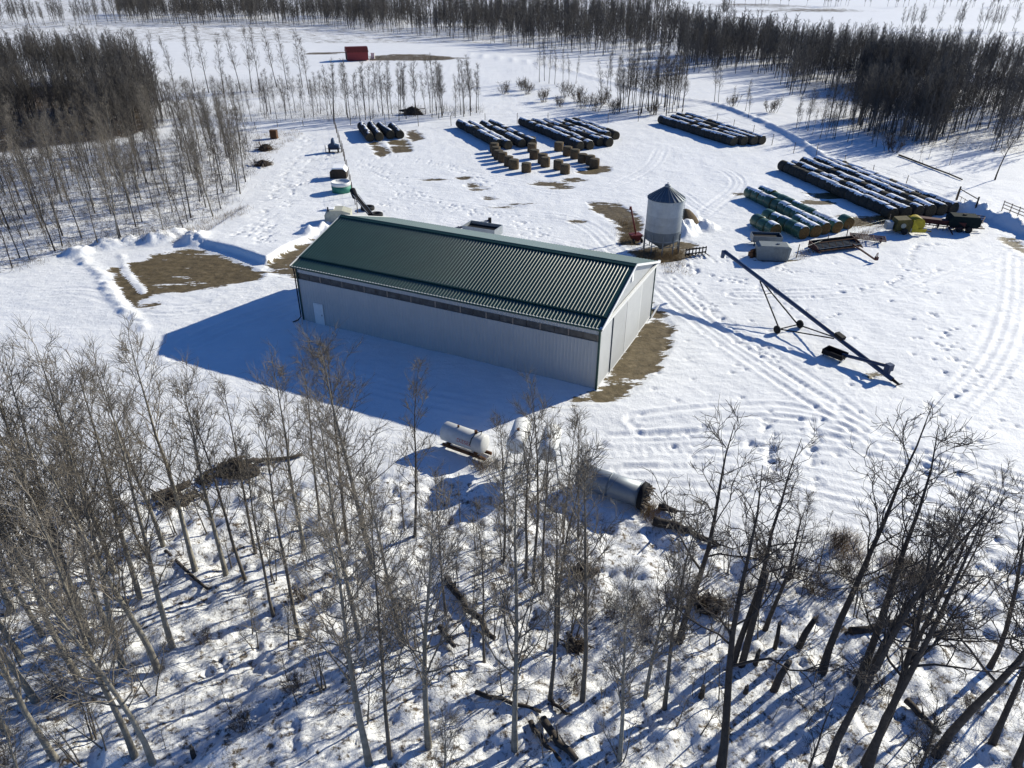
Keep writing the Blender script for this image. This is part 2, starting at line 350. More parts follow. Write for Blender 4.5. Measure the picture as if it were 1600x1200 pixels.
m = bpy.data.materials.new('snow_ground'); m.use_nodes = True; t = m.node_tree; N = t.nodes; Lk = t.links.new; b = N['Principled BSDF']
b.inputs['Roughness'].default_value = .6; b.inputs['Specular IOR Level'].default_value = .2
geo = N.new('ShaderNodeNewGeometry')
def noise(scale, detail=4, rough=.6, vec=None):
    n = N.new('ShaderNodeTexNoise'); n.inputs['Scale'].default_value = scale; n.inputs['Detail'].default_value = detail; n.inputs['Roughness'].default_value = rough
    Lk(vec or geo.outputs['Position'], n.inputs['Vector']); return n.outputs['Fac']
def math_(op, a, b_=None, c=None, clamp=False):
    n = N.new('ShaderNodeMath'); n.operation = op; n.use_clamp = clamp
    for k, v in enumerate((a, b_, c)):
        if v is None: continue
        if isinstance(v, (int, float)): n.inputs[k].default_value = v
        else: Lk(v, n.inputs[k])
    return n.outputs[0]
def ramp(f, stops):
    r = N.new('ShaderNodeValToRGB'); e = r.color_ramp.elements
    while len(e) < len(stops): e.new(.5)
    for k, (p, c) in enumerate(stops): e[k].position = p; e[k].color = (*c, 1)
    Lk(f, r.inputs[0]); return r.outputs[0]
def mix(f, a, c):
    n = N.new('ShaderNodeMix'); n.data_type = 'RGBA'; Lk(f, n.inputs[0]); Lk(a, n.inputs[6]); Lk(c, n.inputs[7]); return n.outputs[2]
def attr(nm):
    n = N.new('ShaderNodeAttribute'); n.attribute_name = nm; return n.outputs['Fac']
mp = N.new('ShaderNodeMapping'); mp.inputs['Scale'].default_value = (.35, 1.3, 1); mp.inputs['Rotation'].default_value = (0, 0, .3); Lk(geo.outputs['Position'], mp.inputs['Vector'])
snowc = ramp(noise(.25, 5), [(.3, (.80, .81, .82)), (.7, (.87, .875, .88))])
grassc = ramp(noise(1.3, 8, .75), [(.28, (.055, .042, .022)), (.5, (.125, .095, .05)), (.72, (.21, .165, .095))])
dn = math_('ADD', math_('MULTIPLY', math_('SUBTRACT', noise(.5, 7, .72, mp.outputs[0]), .5), 6.5), math_('MULTIPLY', math_('SUBTRACT', noise(3., 5, .7), .5), 1.0))
dm = math_('MULTIPLY', math_('ADD', math_('ADD', attr('dirt'), dn), -.05), 6., clamp=True)
lit = attr('litter')
ln = noise(2.6, 7, .75); ln2 = noise(.5, 3)
lm = math_('MULTIPLY', math_('SUBTRACT', math_('ADD', ln, math_('MULTIPLY', math_('ADD', lit, attr('heavy')), math_('ADD', math_('MULTIPLY', ln2, .26), .045))), .685), 9., clamp=True)
lm = math_('MULTIPLY', lm, lit, clamp=True)
litc = ramp(noise(5, 4), [(.3, (.05, .038, .026)), (.7, (.17, .125, .08))])
# faint straw and dirt dust on trafficked snow
dust = math_('MULTIPLY', math_('SUBTRACT', noise(.9, 8, .8, mp.outputs[0]), .66), 5., clamp=True)
dustc = ramp(noise(4, 3), [(.3, (.38, .34, .27)), (.7, (.62, .6, .55))])
col = mix(math_('MULTIPLY', dust, .5), snowc, dustc)
col = mix(lm, col, litc); col = mix(dm, col, grassc)
Lk(col, b.inputs['Base Color'])
bh = math_('ADD', math_('MULTIPLY', noise(2.2, 6, .7), 1.), math_('MULTIPLY', noise(9, 4, .6), .35))
bp = N.new('ShaderNodeBump'); bp.inputs['Strength'].default_value = .55; bp.inputs['Distance'].default_value = .16
Lk(bh, bp.inputs['Height']); Lk(bp.outputs[0], b.inputs['Normal'])
gme = mesh_np('snowy_ground', np.stack([X, Y, Z], -1), F, m, True)
for nm, arr in (('dirt', DIRT), ('litter', LIT), ('heavy', heavy)):
    a = gme.attributes.new(nm, 'FLOAT', 'POINT'); a.data.foreach_set('value', arr.astype(np.float32))
tag(link('ground', gme), kind='structure')

# ------------------------------------------------------------------ the shed
def shed():
    S = empty('machine_shed', (SA[0], SA[1], 0), TH, 'long grey steel machine shed with dark green ribbed roof', 'shed')
    zb = -.25
    def corr(L, H, pitch=.305, amp=.03, bw=.06):           # ribbed sheet in local x (along), z (up), y = out
        vs, fs = [], []; xs = []
        n = int(L/pitch)
        for k in range(n):
            x = k*pitch; xs += [(x, 0), (x+bw, amp), (x+bw*1.8, amp), (x+bw*2.8, 0)]
        xs.append((L, 0))
        return xs
    def sheet(name, L, H, matn, org, ux, uz, un, parent=S, pitch=.305, amp=.025, bw=.05, z0=0.):
        xs = corr(L, H, pitch, amp, bw); vs = []
        ux, uz, un, org = map(Vector, (ux, uz, un, org))
        for x, a in xs: vs += [org+ux*x+un*a+uz*z0, org+ux*x+un*a+uz*H]
        fs = [(2*k, 2*k+2, 2*k+3, 2*k+1) for k in range(len(xs)-1)]
        return MB().add(vs, fs).build(name, M[matn], parent)
    # near wall below and above the translucent strip
    sz0, sz1 = 4.38, 4.98
    wl_ = sheet('wall', SL, sz0-zb, 'wall_steel', (0, 0, zb), (1, 0, 0), (0, 0, 1), (0, -1, 0))
    sheet('wall', SL, SH-sz1-.02, 'wall_steel', (0, 0, sz1), (1, 0, 0), (0, 0, 1), (0, -1, 0))
    MB().box((SL/2, .16, (sz0+sz1)/2), (SL-.1, .02, sz1-sz0)).build('strip_backing', M['wood_dark'], S)
    npn = 24; pw = (SL-.3)/npn
    strip = MB().box((SL/2, .02, sz0-.015), (SL, .1, .03)).box((SL/2, .02, sz1+.015), (SL, .1, .03)).build('light_strip', M['galv_dark'], S)
    for k in range(npn):
        MB().box((.15+pw*(k+.5), .04, (sz0+sz1)/2), (pw-.05, .02, sz1-sz0-.01)).build('pane', M['pane'], strip)
        if k % 2 == 1: MB().box((.15+pw*(k+1), .03, (sz0+sz1)/2), (.11, .05, sz1-sz0-.012)).build('stud', M['stud'], strip)
    # other walls
    sheet('wall', SL, SH-zb, 'wall_steel', (SL, SW, zb), (-1, 0, 0), (0, 0, 1), (0, 1, 0), amp=.02)
    for x, sgn in ((0, -1), (SL, 1)):
        g = MB(); n = int(SW/.305)
        vs, fs = [], []
        for k in range(n+1):
            for a, o in ((0, 0), (.05, .02), (.1, .02), (.15, 0)):
                y = min(k*.305+a, SW); zt = SH+(SR-SH)*(1-abs(y-SW/2)/(SW/2))-.05
                vs += [(x+sgn*o, y, zb if sgn < 0 else SH-.25), (x+sgn*o, y, zt)]
        fs = [(2*k, 2*k+2, 2*k+3, 2*k+1) for k in range(len(vs)//2-1)]
        g.add(vs, fs).build('gable_wall', M['wall_steel'], S)
    # sliding doors on the right gable
    dw = [0, 3.15, 6.9, 11.5, SW]
    MB().box((SL-.06, SW/2, (SH+zb)/2), (.04, SW-.1, SH-zb-.3)).build('door_backing', M['black_metal'], S)
    for k in range(4):
        y0, y1 = dw[k]+.03, dw[k+1]-.03; ox = .03 if k in (0, 3) else .10
        dr = sheet('sliding_door', y1-y0, SH-.3, 'wall_steel', (SL+ox, y0, .05), (0, 1, 0), (0, 0, 1), (1, 0, 0), amp=.012)
        MB().box((SL+ox-.01, y0+.02, SH/2-.1), (.06, .05, SH-.35)).build('door_edge', M['galv_dark'] if k == 1 else M['trim_white'], dr)
        MB().box((SL+ox-.01, (y0+y1)/2, .06), (.07, y1-y0-.06, .12)).build('bottom_rail', M['trim_white'], dr)
    MB().box((SL+.17, SW/2+.2, SH-.16), (.2, SW+1.0, .24)).build('door_track', M['trim_white'], S)
    MB().box((SL+.24, SW+1.05, .28), (.12, 2.6, .14), rx=.12).build('guide_rail', M['trim_white'], S)
    MB().box((SL+.06, SW*.5, SR-1.15), (.08, .42, .75)).build('gable_vent', M['trim_white'], S)
    # roof slopes with step near the eave, ridge cap and trims
    ov, og = .45, .3; sl_ = (SR-SH)/(SW/2); a = math.atan(sl_); c_, s_ = cos(a), sin(a); rl = (SW/2+ov)/c_
    for sg in (1, -1):
        y0 = -ov if sg > 0 else SW+ov; z0 = SH-ov*sl_+.06
        up = (0, sg*c_, s_); nn = (0, -sg*s_, c_); ux = (1, 0, 0) if sg > 0 else (-1, 0, 0); ox = -og if sg > 0 else SL+og
        sheet('roof_slope', SL+2*og, rl, 'roof_green', (ox, y0, z0), ux, up, nn, pitch=.305, amp=.042, bw=.042, z0=(1.55 if sg > 0 else 0))
        if sg > 0:
            lo = sheet('eave_sheet', SL+2*og, 1.72, 'roof_green', (ox, y0, z0-.07), ux, up, nn, pitch=.305, amp=.042, bw=.042)
            MB().box((SL/2, y0+1.5*c_, z0+1.5*s_-.0), (SL+2*og, .16, .05), rx=a).build('lap_flashing', M['trim_green'], lo)
            MB().box((SL/2, y0-.03, z0-.1), (SL+2*og, .05, .16)).build('eave_trim', M['trim_green'], lo)
    MB().box((SL/2, SW/2-.17, SR+.1-.03), (SL+2*og+.02, .42, .03), rx=a).box((SL/2, SW/2+.17, SR+.1-.03), (SL+2*og+.02, .42, .03), rx=-a).build('ridge_cap', M['trim_green'], S)
    for x in (-og-.03, SL+og+.03):
        f = MB()
        for sg in (1, -1):
            y0 = -ov if sg > 0 else SW+ov; ym = SW/2
            f.bar((x, y0, SH-ov*sl_+.02), (x, ym, SR+.02), .06, .2)
        f.build('gable_trim', M['trim_white'], S)
    sof = MB(); 
    for sg in (1, -1):
        y0 = -ov if sg > 0 else SW+ov; y1 = 0 if sg > 0 else SW
        sof.box((SL/2, (y0+y1)/2, SH-.12), (SL+2*og-.1, ov-.02, .02))
    sof.build('soffit', M['trim_white'], S)
    for x, y in ((-.02, -.02), (SL+.02, -.02), (-.02, SW+.02), (SL+.02, SW+.02)):
        MB().box((x, y, (SH+zb)/2-.05), (.16, .16, SH-zb-.15)).build('corner_trim', M['trim_green'], S)
    MB().tube([(-.2, -.25, SH-.3), (-.2, -.16, SH-.8), (-.2, -.16, .4), (-.35, -.5, .12), (-.6, -.95, .06)], .06, 8).build('downspout', M['black_metal'], S)
    d = MB().box((2.05, -.05, 1.03), (.95, .06, 2.1)).build('door', M['trim_white'], S)
    MB().box((2.4, -.1, 1.0), (.06, .06, .14)).build('handle', M['galv_dark'], d)
    for x in (1.54, 2.56): MB().box((x, -.06, 1.05), (.07, .07, 2.16)).build('door_frame', M['trim_white'], d)
    MB().box((2.05, -.06, 2.15), (1.1, .07, .07)).build('door_frame', M['trim_white'], d)
shed()

# ------------------------------------------------------------------ grain bin
def wheel(parent, c, axis_y, r=.35, wd=.22, name='wheel'):
    """wheel with its axle along the local x axis turned by axis_y (rad about z)"""
    wv_ = empty_part(name, parent, c, axis_y)
    return wv_
def wheel_at(parent, c, rz, r=.35, wd=.22):
    prof = [(r*.55, -wd/2), (r*.9, -wd/2), (r, -wd/3), (r, wd/3), (r*.9, wd/2), (r*.55, wd/2)]
    ty = MB().lathe(prof, 20).build('wheel', M['rubber'], parent, True, c, (0, pi/2, rz))
    MB().lathe([(.05, -wd*.3), (r*.56, -wd*.42), (r*.56, wd*.42), (.05, wd*.3)], 16).build('rim', M['rim'], ty, True)
    return ty
def grain_bin():
    c = G(1030, 388); R = 2.12
    S = empty('grain_bin', (c[0], c[1], 0), 0, 'galvanized round steel hopper grain bin with ribbed cone roof', 'grain bin')
    zs = [1.75, 2.7, 3.65, 4.6, 5.55, 6.45]
    for k in range(5):
        pr = []; n = 12
        for q in range(n+1): pr.append((R+.018*sin(q*pi)+(.016 if q % 2 else 0), zs[k]+(zs[k+1]-zs[k])*q/n))
        vs = []; nn = 48
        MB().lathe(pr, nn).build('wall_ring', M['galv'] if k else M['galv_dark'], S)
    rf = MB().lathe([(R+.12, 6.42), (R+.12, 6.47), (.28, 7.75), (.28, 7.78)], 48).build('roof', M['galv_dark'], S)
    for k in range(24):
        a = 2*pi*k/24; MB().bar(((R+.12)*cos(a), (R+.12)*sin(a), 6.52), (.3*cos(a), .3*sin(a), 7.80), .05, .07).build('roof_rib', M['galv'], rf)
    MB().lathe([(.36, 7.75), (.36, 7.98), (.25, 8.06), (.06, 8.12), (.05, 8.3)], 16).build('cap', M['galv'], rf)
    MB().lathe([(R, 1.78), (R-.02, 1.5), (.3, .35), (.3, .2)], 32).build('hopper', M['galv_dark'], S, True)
    for k in range(10):
        a = 2*pi*k/10+.2; x, y = (R+.05)*cos(a), (R+.05)*sin(a)
        MB().bar((x, y, -.15), (x, y, 2.35), .11).build('leg', M['galv_dark'], S)
        b_ = 2*pi*(k+1)/10+.2
        MB().bar((x, y, 1.0), ((R+.05)*cos(b_), (R+.05)*sin(b_), 1.0), .05).build('brace', M['galv_dark'], S)
    ld = MB(); a = .1
    for o in (-.2, .2): ld.tube([((R+.16)*cos(a)-o*sin(a), (R+.16)*sin(a)+o*cos(a), 1.2), ((R+.16)*cos(a)-o*sin(a), (R+.16)*sin(a)+o*cos(a), 6.4)], .022, 6)
    for k in range(17): ld.tube([((R+.16)*cos(a)+.2*sin(a), (R+.16)*sin(a)-.2*cos(a), 1.3+.3*k), ((R+.16)*cos(a)-.2*sin(a), (R+.16)*sin(a)+.2*cos(a), 1.3+.3*k)], .018, 5)
    ld.build('ladder', M['galv'], S)
grain_bin()

# ------------------------------------------------------------------ blue grain auger
def auger():
    foot = Vector((32.25, 53.6, .25)); top = Vector((22.5, 74.0, 4.15)); d = (top-foot); L = d.length; u = d.normalized()
    S = empty('grain_auger', (foot.x, foot.y, 0), 0, 'long blue portable grain auger on two wheels, standing in open snow', 'auger')
    o = Vector((foot.x, foot.y, 0)); q = lambda t, dz=0: tuple(foot+u*(t*L)+Vector((0, 0, dz))-o)
    MB().tube([q(0), q(1)], .2, 14).build('tube', M['blue_paint'], S, True)
    MB().tube([q(.985), tuple(Vector(q(1))+Vector((-.05, .1, -.1))), tuple(Vector(q(1))+Vector((-.08, .15, -.75)))], [.23, .25, .2], 12).build('spout', M['blue_paint'], S, True)
    tr = MB().bar(q(.30, .42), q(.78, .42), .05)
    for k in range(9): tr.bar(q(.30+.06*k, .15), q(.30+.06*k, .42), .04)
    # wheels and undercarriage
    side = Vector((u.y, -u.x, 0)).normalized(); wm = Vector((26.65, 63.55, 0))-o
    W = [wm+side*1.45, wm-side*1.45]
    for wv in W: wheel_at(S, (wv.x, wv.y, .36), atan2(side.y, side.x), .4, .24)
    MB().tube([W[0]+Vector((0, 0, .36)), W[1]+Vector((0, 0, .36))], .06, 8).build('axle', M['black_metal'], S)
    up = Vector(q(.74, -.2)); lo = Vector(q(.29, -.2))
    for wv in W:
        s = (wv-wm).normalized()
        base = wv-s*.28+Vector((0, 0, .36))
        MB().tube([base, up+s*.12], .07, 8).build('lift_arm', M['black_metal'], S)
        MB().tube([base, lo+s*.15], .065, 8).build('track_arm', M['black_metal'], S)
    a_, b_ = W[0]-side*.28+Vector((0, 0, .36)), W[1]+side*.28+Vector((0, 0, .36))
    MB().tube([a_.lerp(up+side*.12, .72), b_.lerp(up-side*.12, .72)], .04, 8).build('cross_brace', M['black_metal'], S)
    # intake, gearbox, swing hopper
    MB().box(q(.27, .28), (.5, .9, .35), rz=atan2(u.y, u.x)-pi/2, rx=.18).build('engine_mount', M['black_metal'], S)
    ge = Vector(q(.035, .55))+side*.1
    MB().tube([ge+Vector((0, 0, -.55)), ge+Vector((0, 0, .35))], .3, 12).box(ge+Vector((.1, 0, .1)), (.55, .5, .6), rz=.4).build('gearbox', M['blue_paint'], S)
    h0 = ge+Vector((0, 0, .2)); h1 = Vector(G(1316, 549, .6))-o.xy; h1 = Vector((h1.x, h1.y, .6))
    MB().tube([h0, h1], .15, 12).build('swing_tube', M['blue_paint'], S, True)
    dr = (h1-h0).normalized(); ang = atan2(dr.y, dr.x)
    hp = MB(); hc = h1+dr*.7+Vector((0, 0, -.02))
    for sx, sy, dx, dy in ((0, .55, 1.9, .06), (0, -.55, 1.9, .06), (.92, 0, .06, 1.16), (-.92, 0, .06, 1.16)):
        p = hc+Vector((cos(ang)*sx-sin(ang)*sy, sin(ang)*sx+cos(ang)*sy, 0)); hp.box(p, (dx, dy, .45), rz=ang)
    hp.box(hc+Vector((0, 0, -.2)), (1.8, 1.05, .05), rz=ang)
    hop = hp.build('hopper', M['black_metal'], S)
    for sx in (-.8, .8):
        for sy in (-.45, .45):
            p = hc+Vector((cos(ang)*sx-sin(ang)*sy, sin(ang)*sx+cos(ang)*sy, 0)); MB().bar((p.x, p.y, -.05), (p.x, p.y, hc.z-.2), .05).build('leg', M['black_metal'], hop)
    MB().tube([q(-.0), q(-.03)], [.14, .1], 8).bar(tuple(Vector(q(-.03))+side*.4), tuple(Vector(q(-.03))-side*.4), .07).build('intake', M['black_metal'], S)
    for t in (.45, .62): MB().tube([q(t, .1), tuple(Vector(q(t, .1))+side*-.4+Vector((0, 0, .55)))], .015, 5).build('bracket', M['black_metal'], S)
auger()

# ------------------------------------------------------------------ round bales
ORD = ['first', 'second', 'third', 'fourth', 'fifth', 'sixth', 'seventh', 'eighth', 'ninth', 'tenth', 'eleventh', 'twelfth', 'thirteenth', 'fourteenth', 'fifteenth', 'sixteenth', 'seventeenth', 'eighteenth', 'nineteenth', 'twentieth', 'twenty-first', 'twenty-second', 'twenty-third', 'twenty-fourth', 'twenty-fifth', 'twenty-sixth', 'twenty-seventh', 'twenty-eighth', 'twenty-ninth', 'thirtieth']+['thirty-'+q for q in ('first', 'second', 'third', 'fourth', 'fifth', 'sixth', 'seventh', 'eighth', 'ninth')]
for _t in ('forty', 'fifty', 'sixty'): ORD += [_t[:-1]+'ieth']+[_t+'-'+q for q in ORD[:9]]
BD, BLN = 1.75, 1.62
def bale_mesh(name, seed, m1, m2, lying=True):
    r = np.random.default_rng(seed); n, R = 22, BD/2; prof = [(0, R*.3), (0, R*.7), (.02, R*.93), (.07, R*.985), (.35, R), (.75, R*1.0), (1.1, R), (BLN-.07, R*.985), (BLN-.02, R*.93), (BLN, R*.7), (BLN, R*.3)]
    vs, fs = [], []; wob = 1+r.normal(0, .012, n)
    for k, (y, rr) in enumerate(prof):
        for j in range(n):
            a = 2*pi*j/n; q = rr*wob[j]*(1+r.normal(0, .008)); z = q*sin(a)
            if lying: z = max(z, -R*.93)
            vs.append((q*cos(a), y+r.normal(0, .015)-BLN/2, z+R*.93) if lying else (q*cos(a), q*sin(a), y))
    k = len(prof); fs = [(i*n+j, i*n+(j+1) % n, (i+1)*n+(j+1) % n, (i+1)*n+j) for i in range(k-1) for j in range(n)]
    fs += [tuple(range(n-1, -1, -1)), tuple(range((k-1)*n, k*n))]
    mb = MB(); mb.add(vs, fs); me = mb.mesh(name, m1, True); me.materials.append(m2)
    for p in me.polygons:
        cy = sum(abs((me.vertices[v].co.y if lying else me.vertices[v].co.z-BLN/2)) for v in p.vertices)/len(p.vertices)
        if cy > BLN/2-.03: p.material_index = 1
    return me
def cap_mesh(seed, w0, off):
    """uneven strip of snow lying along the top of a bale"""
    r = np.random.default_rng(seed); R = BD/2; n, k = 9, 9; vs, fs = [], []
    for i in range(k):
        y = -BLN/2+BLN*i/(k-1); wd = w0*(.65+.5*r.random()); o = off+r.normal(0, .05)
        for j in range(n):
            f = j/(n-1)*2-1; a = pi/2+o+f*wd; th = .055*(1-f*f)+(.0 if abs(f) > .99 else .012)
            if i in (0, k-1): th *= .4
            q = R*1.012+th-(.03 if abs(f) > .99 else 0); vs.append((q*cos(a), y*1.0, q*sin(a)+R*.93))
    fs = [(i*n+j, i*n+j+1, (i+1)*n+j+1, (i+1)*n+j) for i in range(k-1) for j in range(n-1)]
    return MB().add(vs, fs).mesh('snow_cap', M['snow'], True)
BM = {'dark': [bale_mesh('round_bale', s, M['hay_dark'], M['hay_end']) for s in range(4)],
      'green': [bale_mesh('wrapped_bale', s+9, M['wrap_green'], M['hay_end_brown']) for s in range(3)],
      'stand': [bale_mesh('standing_bale', s+20, M['hay_brown'], M['hay_end'], False) for s in range(3)]}
CAPS = [cap_mesh(s, .56+.12*(s % 3), .12*((s % 4)-1.5)) for s in range(6)]
CAPN = [cap_mesh(s+40, .27+.08*(s % 2), .12*((s % 3)-1)) for s in range(4)]
def bale_row(near, farp, kind, rowtxt, group, capp=.8, caps=CAPS, nmax=None):
    a, b_ = G(*near), G(*farp); d = b_-a; L = np.linalg.norm(d); n = nmax or max(1, round(L/BLN)); u = d/L; ang = atan2(u[1], u[0])-pi/2
    for k in range(n):
        p = a+u*(BLN*1.012*(k+.5))+np.array([-u[1], u[0]])*RNG.uniform(-.06, .06)
        o = link('round_bale' if kind == 'dark' else 'wrapped_bale', RNG.choice(BM[kind]), None, (p[0], p[1], hz(p[0], p[1])-.03), (0, 0, ang+RNG.uniform(-.03, .03)))
        o.scale = (RNG.uniform(.97, 1.03), 1, RNG.uniform(.95, 1.03))
        tag(o, '%s %s bale from near end, %s' % (ORD[k], 'dark' if kind == 'dark' else 'green', rowtxt), 'hay bale', group)
        if RNG.random() < capp:
            c = link('snow_cap', RNG.choice(caps), o)
rows = [([(574.5, 223.5), (590, 222.5), (607, 219.5), (622, 218.5)], [(561, 205), (577.5, 206), (591.5, 206), (608, 206)], 'dark', 'leftmost stack', 'dark round bales in the short left stack', .95, CAPN),
        ([(776, 232), (791, 234), (812, 231), (829, 231)], [(715, 200), (732, 201.5), (750, 201), (764, 199)], 'dark', 'second stack', 'dark round bales stacked behind the standing bales', .85, CAPS),
        ([(903, 234), (919, 232.5), (934, 227.5), (949, 228), (945.5, 218), (959, 216.5)], [(813, 196), (829, 195.5), (848, 197), (863, 196.5), (882, 195.5), (895, 195)], 'dark', 'middle stack', 'dark round bales in the middle back stack', .75, CAPS),
        ([(1143, 225), (1159, 224), (1174, 223), (1187, 222)], [(1029, 190.5), (1045, 188.5), (1057.5, 187), (1070, 185.5)], 'dark', 'isolated far stack', 'dark round bales in the isolated far stack', .85, CAPS),
        ([(1392, 336.5), (1412, 335.5), (1431, 334), (1450, 332.5), (1468, 330.5), (1486, 328)], [(1219, 262), (1236, 261), (1252, 256), (1269, 253), (1284, 254), (1299, 258)], 'dark', 'big right stack', 'dark round bales in the big right stack', .85, CAPS),
        ([(1208, 366), (1253, 369), (1271, 366), (1286, 362), (1304, 359.5), (1322, 353)], [(1174, 347), (1193, 340), (1238, 347), (1168, 305.5), (1182, 300.5), (1314, 349)], 'green', 'green stack', 'green wrapped round bales', .8, CAPS)]
for nr, fr, kd, txt, grp, cp, cs in rows:
    for k, (a, b_) in enumerate(zip(nr, fr)):
        bale_row(a, b_, kd, '%s row from left, %s' % (ORD[k], txt), grp, cp if not (kd == 'green' and k == 0) else .2, cs)
sb = [(393, 405), (408, 440), (432, 470), (468, 494), (522, 528), (567, 554), (680, 582), (722, 350), (728, 400), (750, 462), (825, 500), (848, 530), (968, 390), (1045, 430), (1112, 455), (1180, 490), (1250, 507), (1287, 530), (965, 555), (1025, 590)]
for k, (zx, zy) in enumerate(sb):
    p = G(700+zx*.175, 170+zy*.175-3.2)
    o = link('standing_bale', RNG.choice(BM['stand']), None, (p[0], p[1], hz(*p)-.03), (0, 0, RNG.uniform(0, 6)))
    o.scale = (RNG.uniform(.93, 1.02),)*2+(RNG.uniform(.95, 1.06),)
    tag(o, 'brown round bale standing on end, %s from left among the loose bales' % ORD[[q[0] for q in sorted(sb)].index(zx)], 'hay bale', 'round bales standing on end')

# ------------------------------------------------------------------ fences
def fence(name, pix, label, h=1.7, extra=0, wires=3, pw=.11):
    pts = GL(pix)
    if extra:
        q = []
        for a, b_ in zip(pts[:-1], pts[1:]):
            n = max(1, round(np.linalg.norm(b_-a)/extra)); q += [a+(b_-a)*k/n for k in range(n)]
        pts = q+[pts[-1]]
    S = empty(name, (pts[0][0], pts[0][1], 0), 0, label, 'fence'); o = pts[0]; tops = []
    for p in pts:
        z = hz(*p); l = Vector((RNG.uniform(-.08, .08), RNG.uniform(-.08, .08), 0)); hh = h*RNG.uniform(.9, 1.15)
        a = Vector((p[0]-o[0], p[1]-o[1], z-.3)); MB().tube([a, a+l+Vector((0, 0, hh+.3))], [pw*.6, pw*.5], 7).build('post', M['wood_grey'], S); tops.append((a+Vector((0, 0, .3)), l, hh))
    mb = MB()
    for (a, l, h1), (b_, l2, h2) in zip(tops[:-1], tops[1:]):
        for k in range(wires):
            f = .35+.28*k; mb.tube([a+l*f+Vector((0, 0, h1*f)), b_+l2*f+Vector((0, 0, h2*f))], .008, 3, False)
    mb.build('wire', M['galv_dark'], S)
    return S
fence('wire_fence', [(518, 197), (524, 218), (531, 240), (537, 262), (543, 285), (549, 310), (556, 335)], 'weathered post fence running down to the shed from the back corner', 2.1, 4.2)
fence('wire_fence', [(518, 197), (544, 198), (598, 197), (650, 199), (701, 198), (754, 193), (804, 193), (852, 191.5), (900, 190), (946, 190), (993, 188)], 'back wire fence with thin posts behind the dark bale stacks', 2.0)
fence('wire_fence', [(1060, 183), (1115, 190), (1141, 200), (1172, 208), (1202, 223), (1236, 235), (1271, 241), (1315, 254), (1359, 270), (1410, 289), (1488, 312)], 'wire fence with thin posts along the ploughed lane', 2.0)
fence('wire_fence', [(395, 205), (430, 202), (470, 200), (518, 197)], 'low old wire fence on the rise left of the back corner', 1.2, 6.)
fence('wire_fence', [(1242, 398), (1290, 378), (1320, 366), (1385, 345)], 'broken yard fence between the grey tank and green bales', 1.5, 0, 2)
for nm, a, b_, hh, lab in (('gate_frame', (1490, 312), (1518, 329), 2.6, 'tall wooden gateway frame beside the snow bank'), ('gate_frame', (1036, 184), (1060, 186), 1.8, 'small wooden gate frame at the far bale stack')):
    a, b_ = G(*a), G(*b_); S = empty(nm, (a[0], a[1], 0), 0, lab, 'gate'); d = Vector((b_[0]-a[0], b_[1]-a[1], 0))
    for k in (0, 1): MB().tube([d*k+Vector((0, 0, -.3)), d*k+Vector((0, 0, hh))], .11, 8).build('post', M['wood_dark'], S)
    MB().bar(Vector((0, 0, hh*.86)), d+Vector((0, 0, hh*.86)), .1).build('top_rail', M['wood_dark'], S)
    for k in range(1, 5): MB().bar(d*(k/5)+Vector((0, 0, .05)), d*(k/5)+Vector((0, 0, hh*.55)), .05).build('bar', M['wood_grey'], S)
    MB().bar(Vector((0, 0, hh*.5)), d+Vector((0, 0, hh*.5)), .06).build('middle_rail', M['wood_grey'], S)
p0, p1 = G(1562, 322), G(1612, 342); S = empty('corral_panel', (p0[0], p0[1], 0), 0, 'wooden rail panel at the right edge beyond the snow bank', 'fence'); d = Vector((p1[0]-p0[0], p1[1]-p0[1], 0))
for k in range(5): MB().tube([d*(k/4)+Vector((0, 0, -.2)), d*(k/4)+Vector((0, 0, 1.5))], .06, 6).build('post', M['wood_grey'], S)
for z in (.5, .95, 1.35): MB().bar(Vector((0, 0, z)), d+Vector((0, 0, z)), .06, .1).build('rail', M['wood_grey'], S)

# ------------------------------------------------------------------ tanks in front of the shed
def horiz(name, pa, pb, R, z, label, cat, m, dome=.35, seg=24):
    a, b_ = G(*pa), G(*pb); c = (a+b_)/2; L = np.linalg.norm(b_-a); ang = atan2(b_[1]-a[1], b_[0]-a[0])
    S = empty(name, (c[0], c[1], 0), ang, label, cat)
    pr = [(.02, -L/2-dome*R), (R*.5, -L/2-dome*R*.8), (R*.86, -L/2-dome*R*.4), (R, -L/2), (R, 0), (R, L/2), (R*.86, L/2+dome*R*.4), (R*.5, L/2+dome*R*.8), (.02, L/2+dome*R)]
    MB().lathe(pr, seg).build('shell', M[m], S, True, (0, 0, z+R), (0, pi/2, 0))
    return S, L
S, L = horiz('fuel_tank', (698, 694), (758, 715), .72, .42, 'white fuel tank with red lettering lying on a rusty skid', 'tank', 'white_paint', .25)
for y in (-.42, .42): MB().bar((-L/2, y, .2), (L/2+.35, y, .2), .14, .22).build('skid', M['rust'], S)
for x in (-L*.35, L*.35): MB().box((x, 0, .42), (.14, 1.1, .3)).build('saddle', M['rust'], S)
MB().tube([(L*.3, 0, 1.86), (L*.3, 0, 2.08)], .12, 10).tube([(-L*.15, 0, 1.86), (-L*.15, 0, 2.02)], .08, 8).build('filler_cap', M['rust'], S)
MB().tube([(L*.42, 0, 1.86), (L*.45, 0, 2.2), (L*.36, -.3, 2.1), (L*.3, -.62, 1.7), (L*.28, -.74, 1.25)], .035, 7).build('hose', M['black_metal'], S)
cu = bpy.data.curves.new('lettering', 'FONT'); cu.body = 'DIESEL'; cu.size = .42; cu.align_x = 'CENTER'; cu.extrude = .004
tmp = bpy.data.objects.new('tmp', cu); C.objects.link(tmp); dg = bpy.context.evaluated_depsgraph_get(); tm = bpy.data.meshes.new_from_object(tmp.evaluated_get(dg)); bpy.data.objects.remove(tmp)
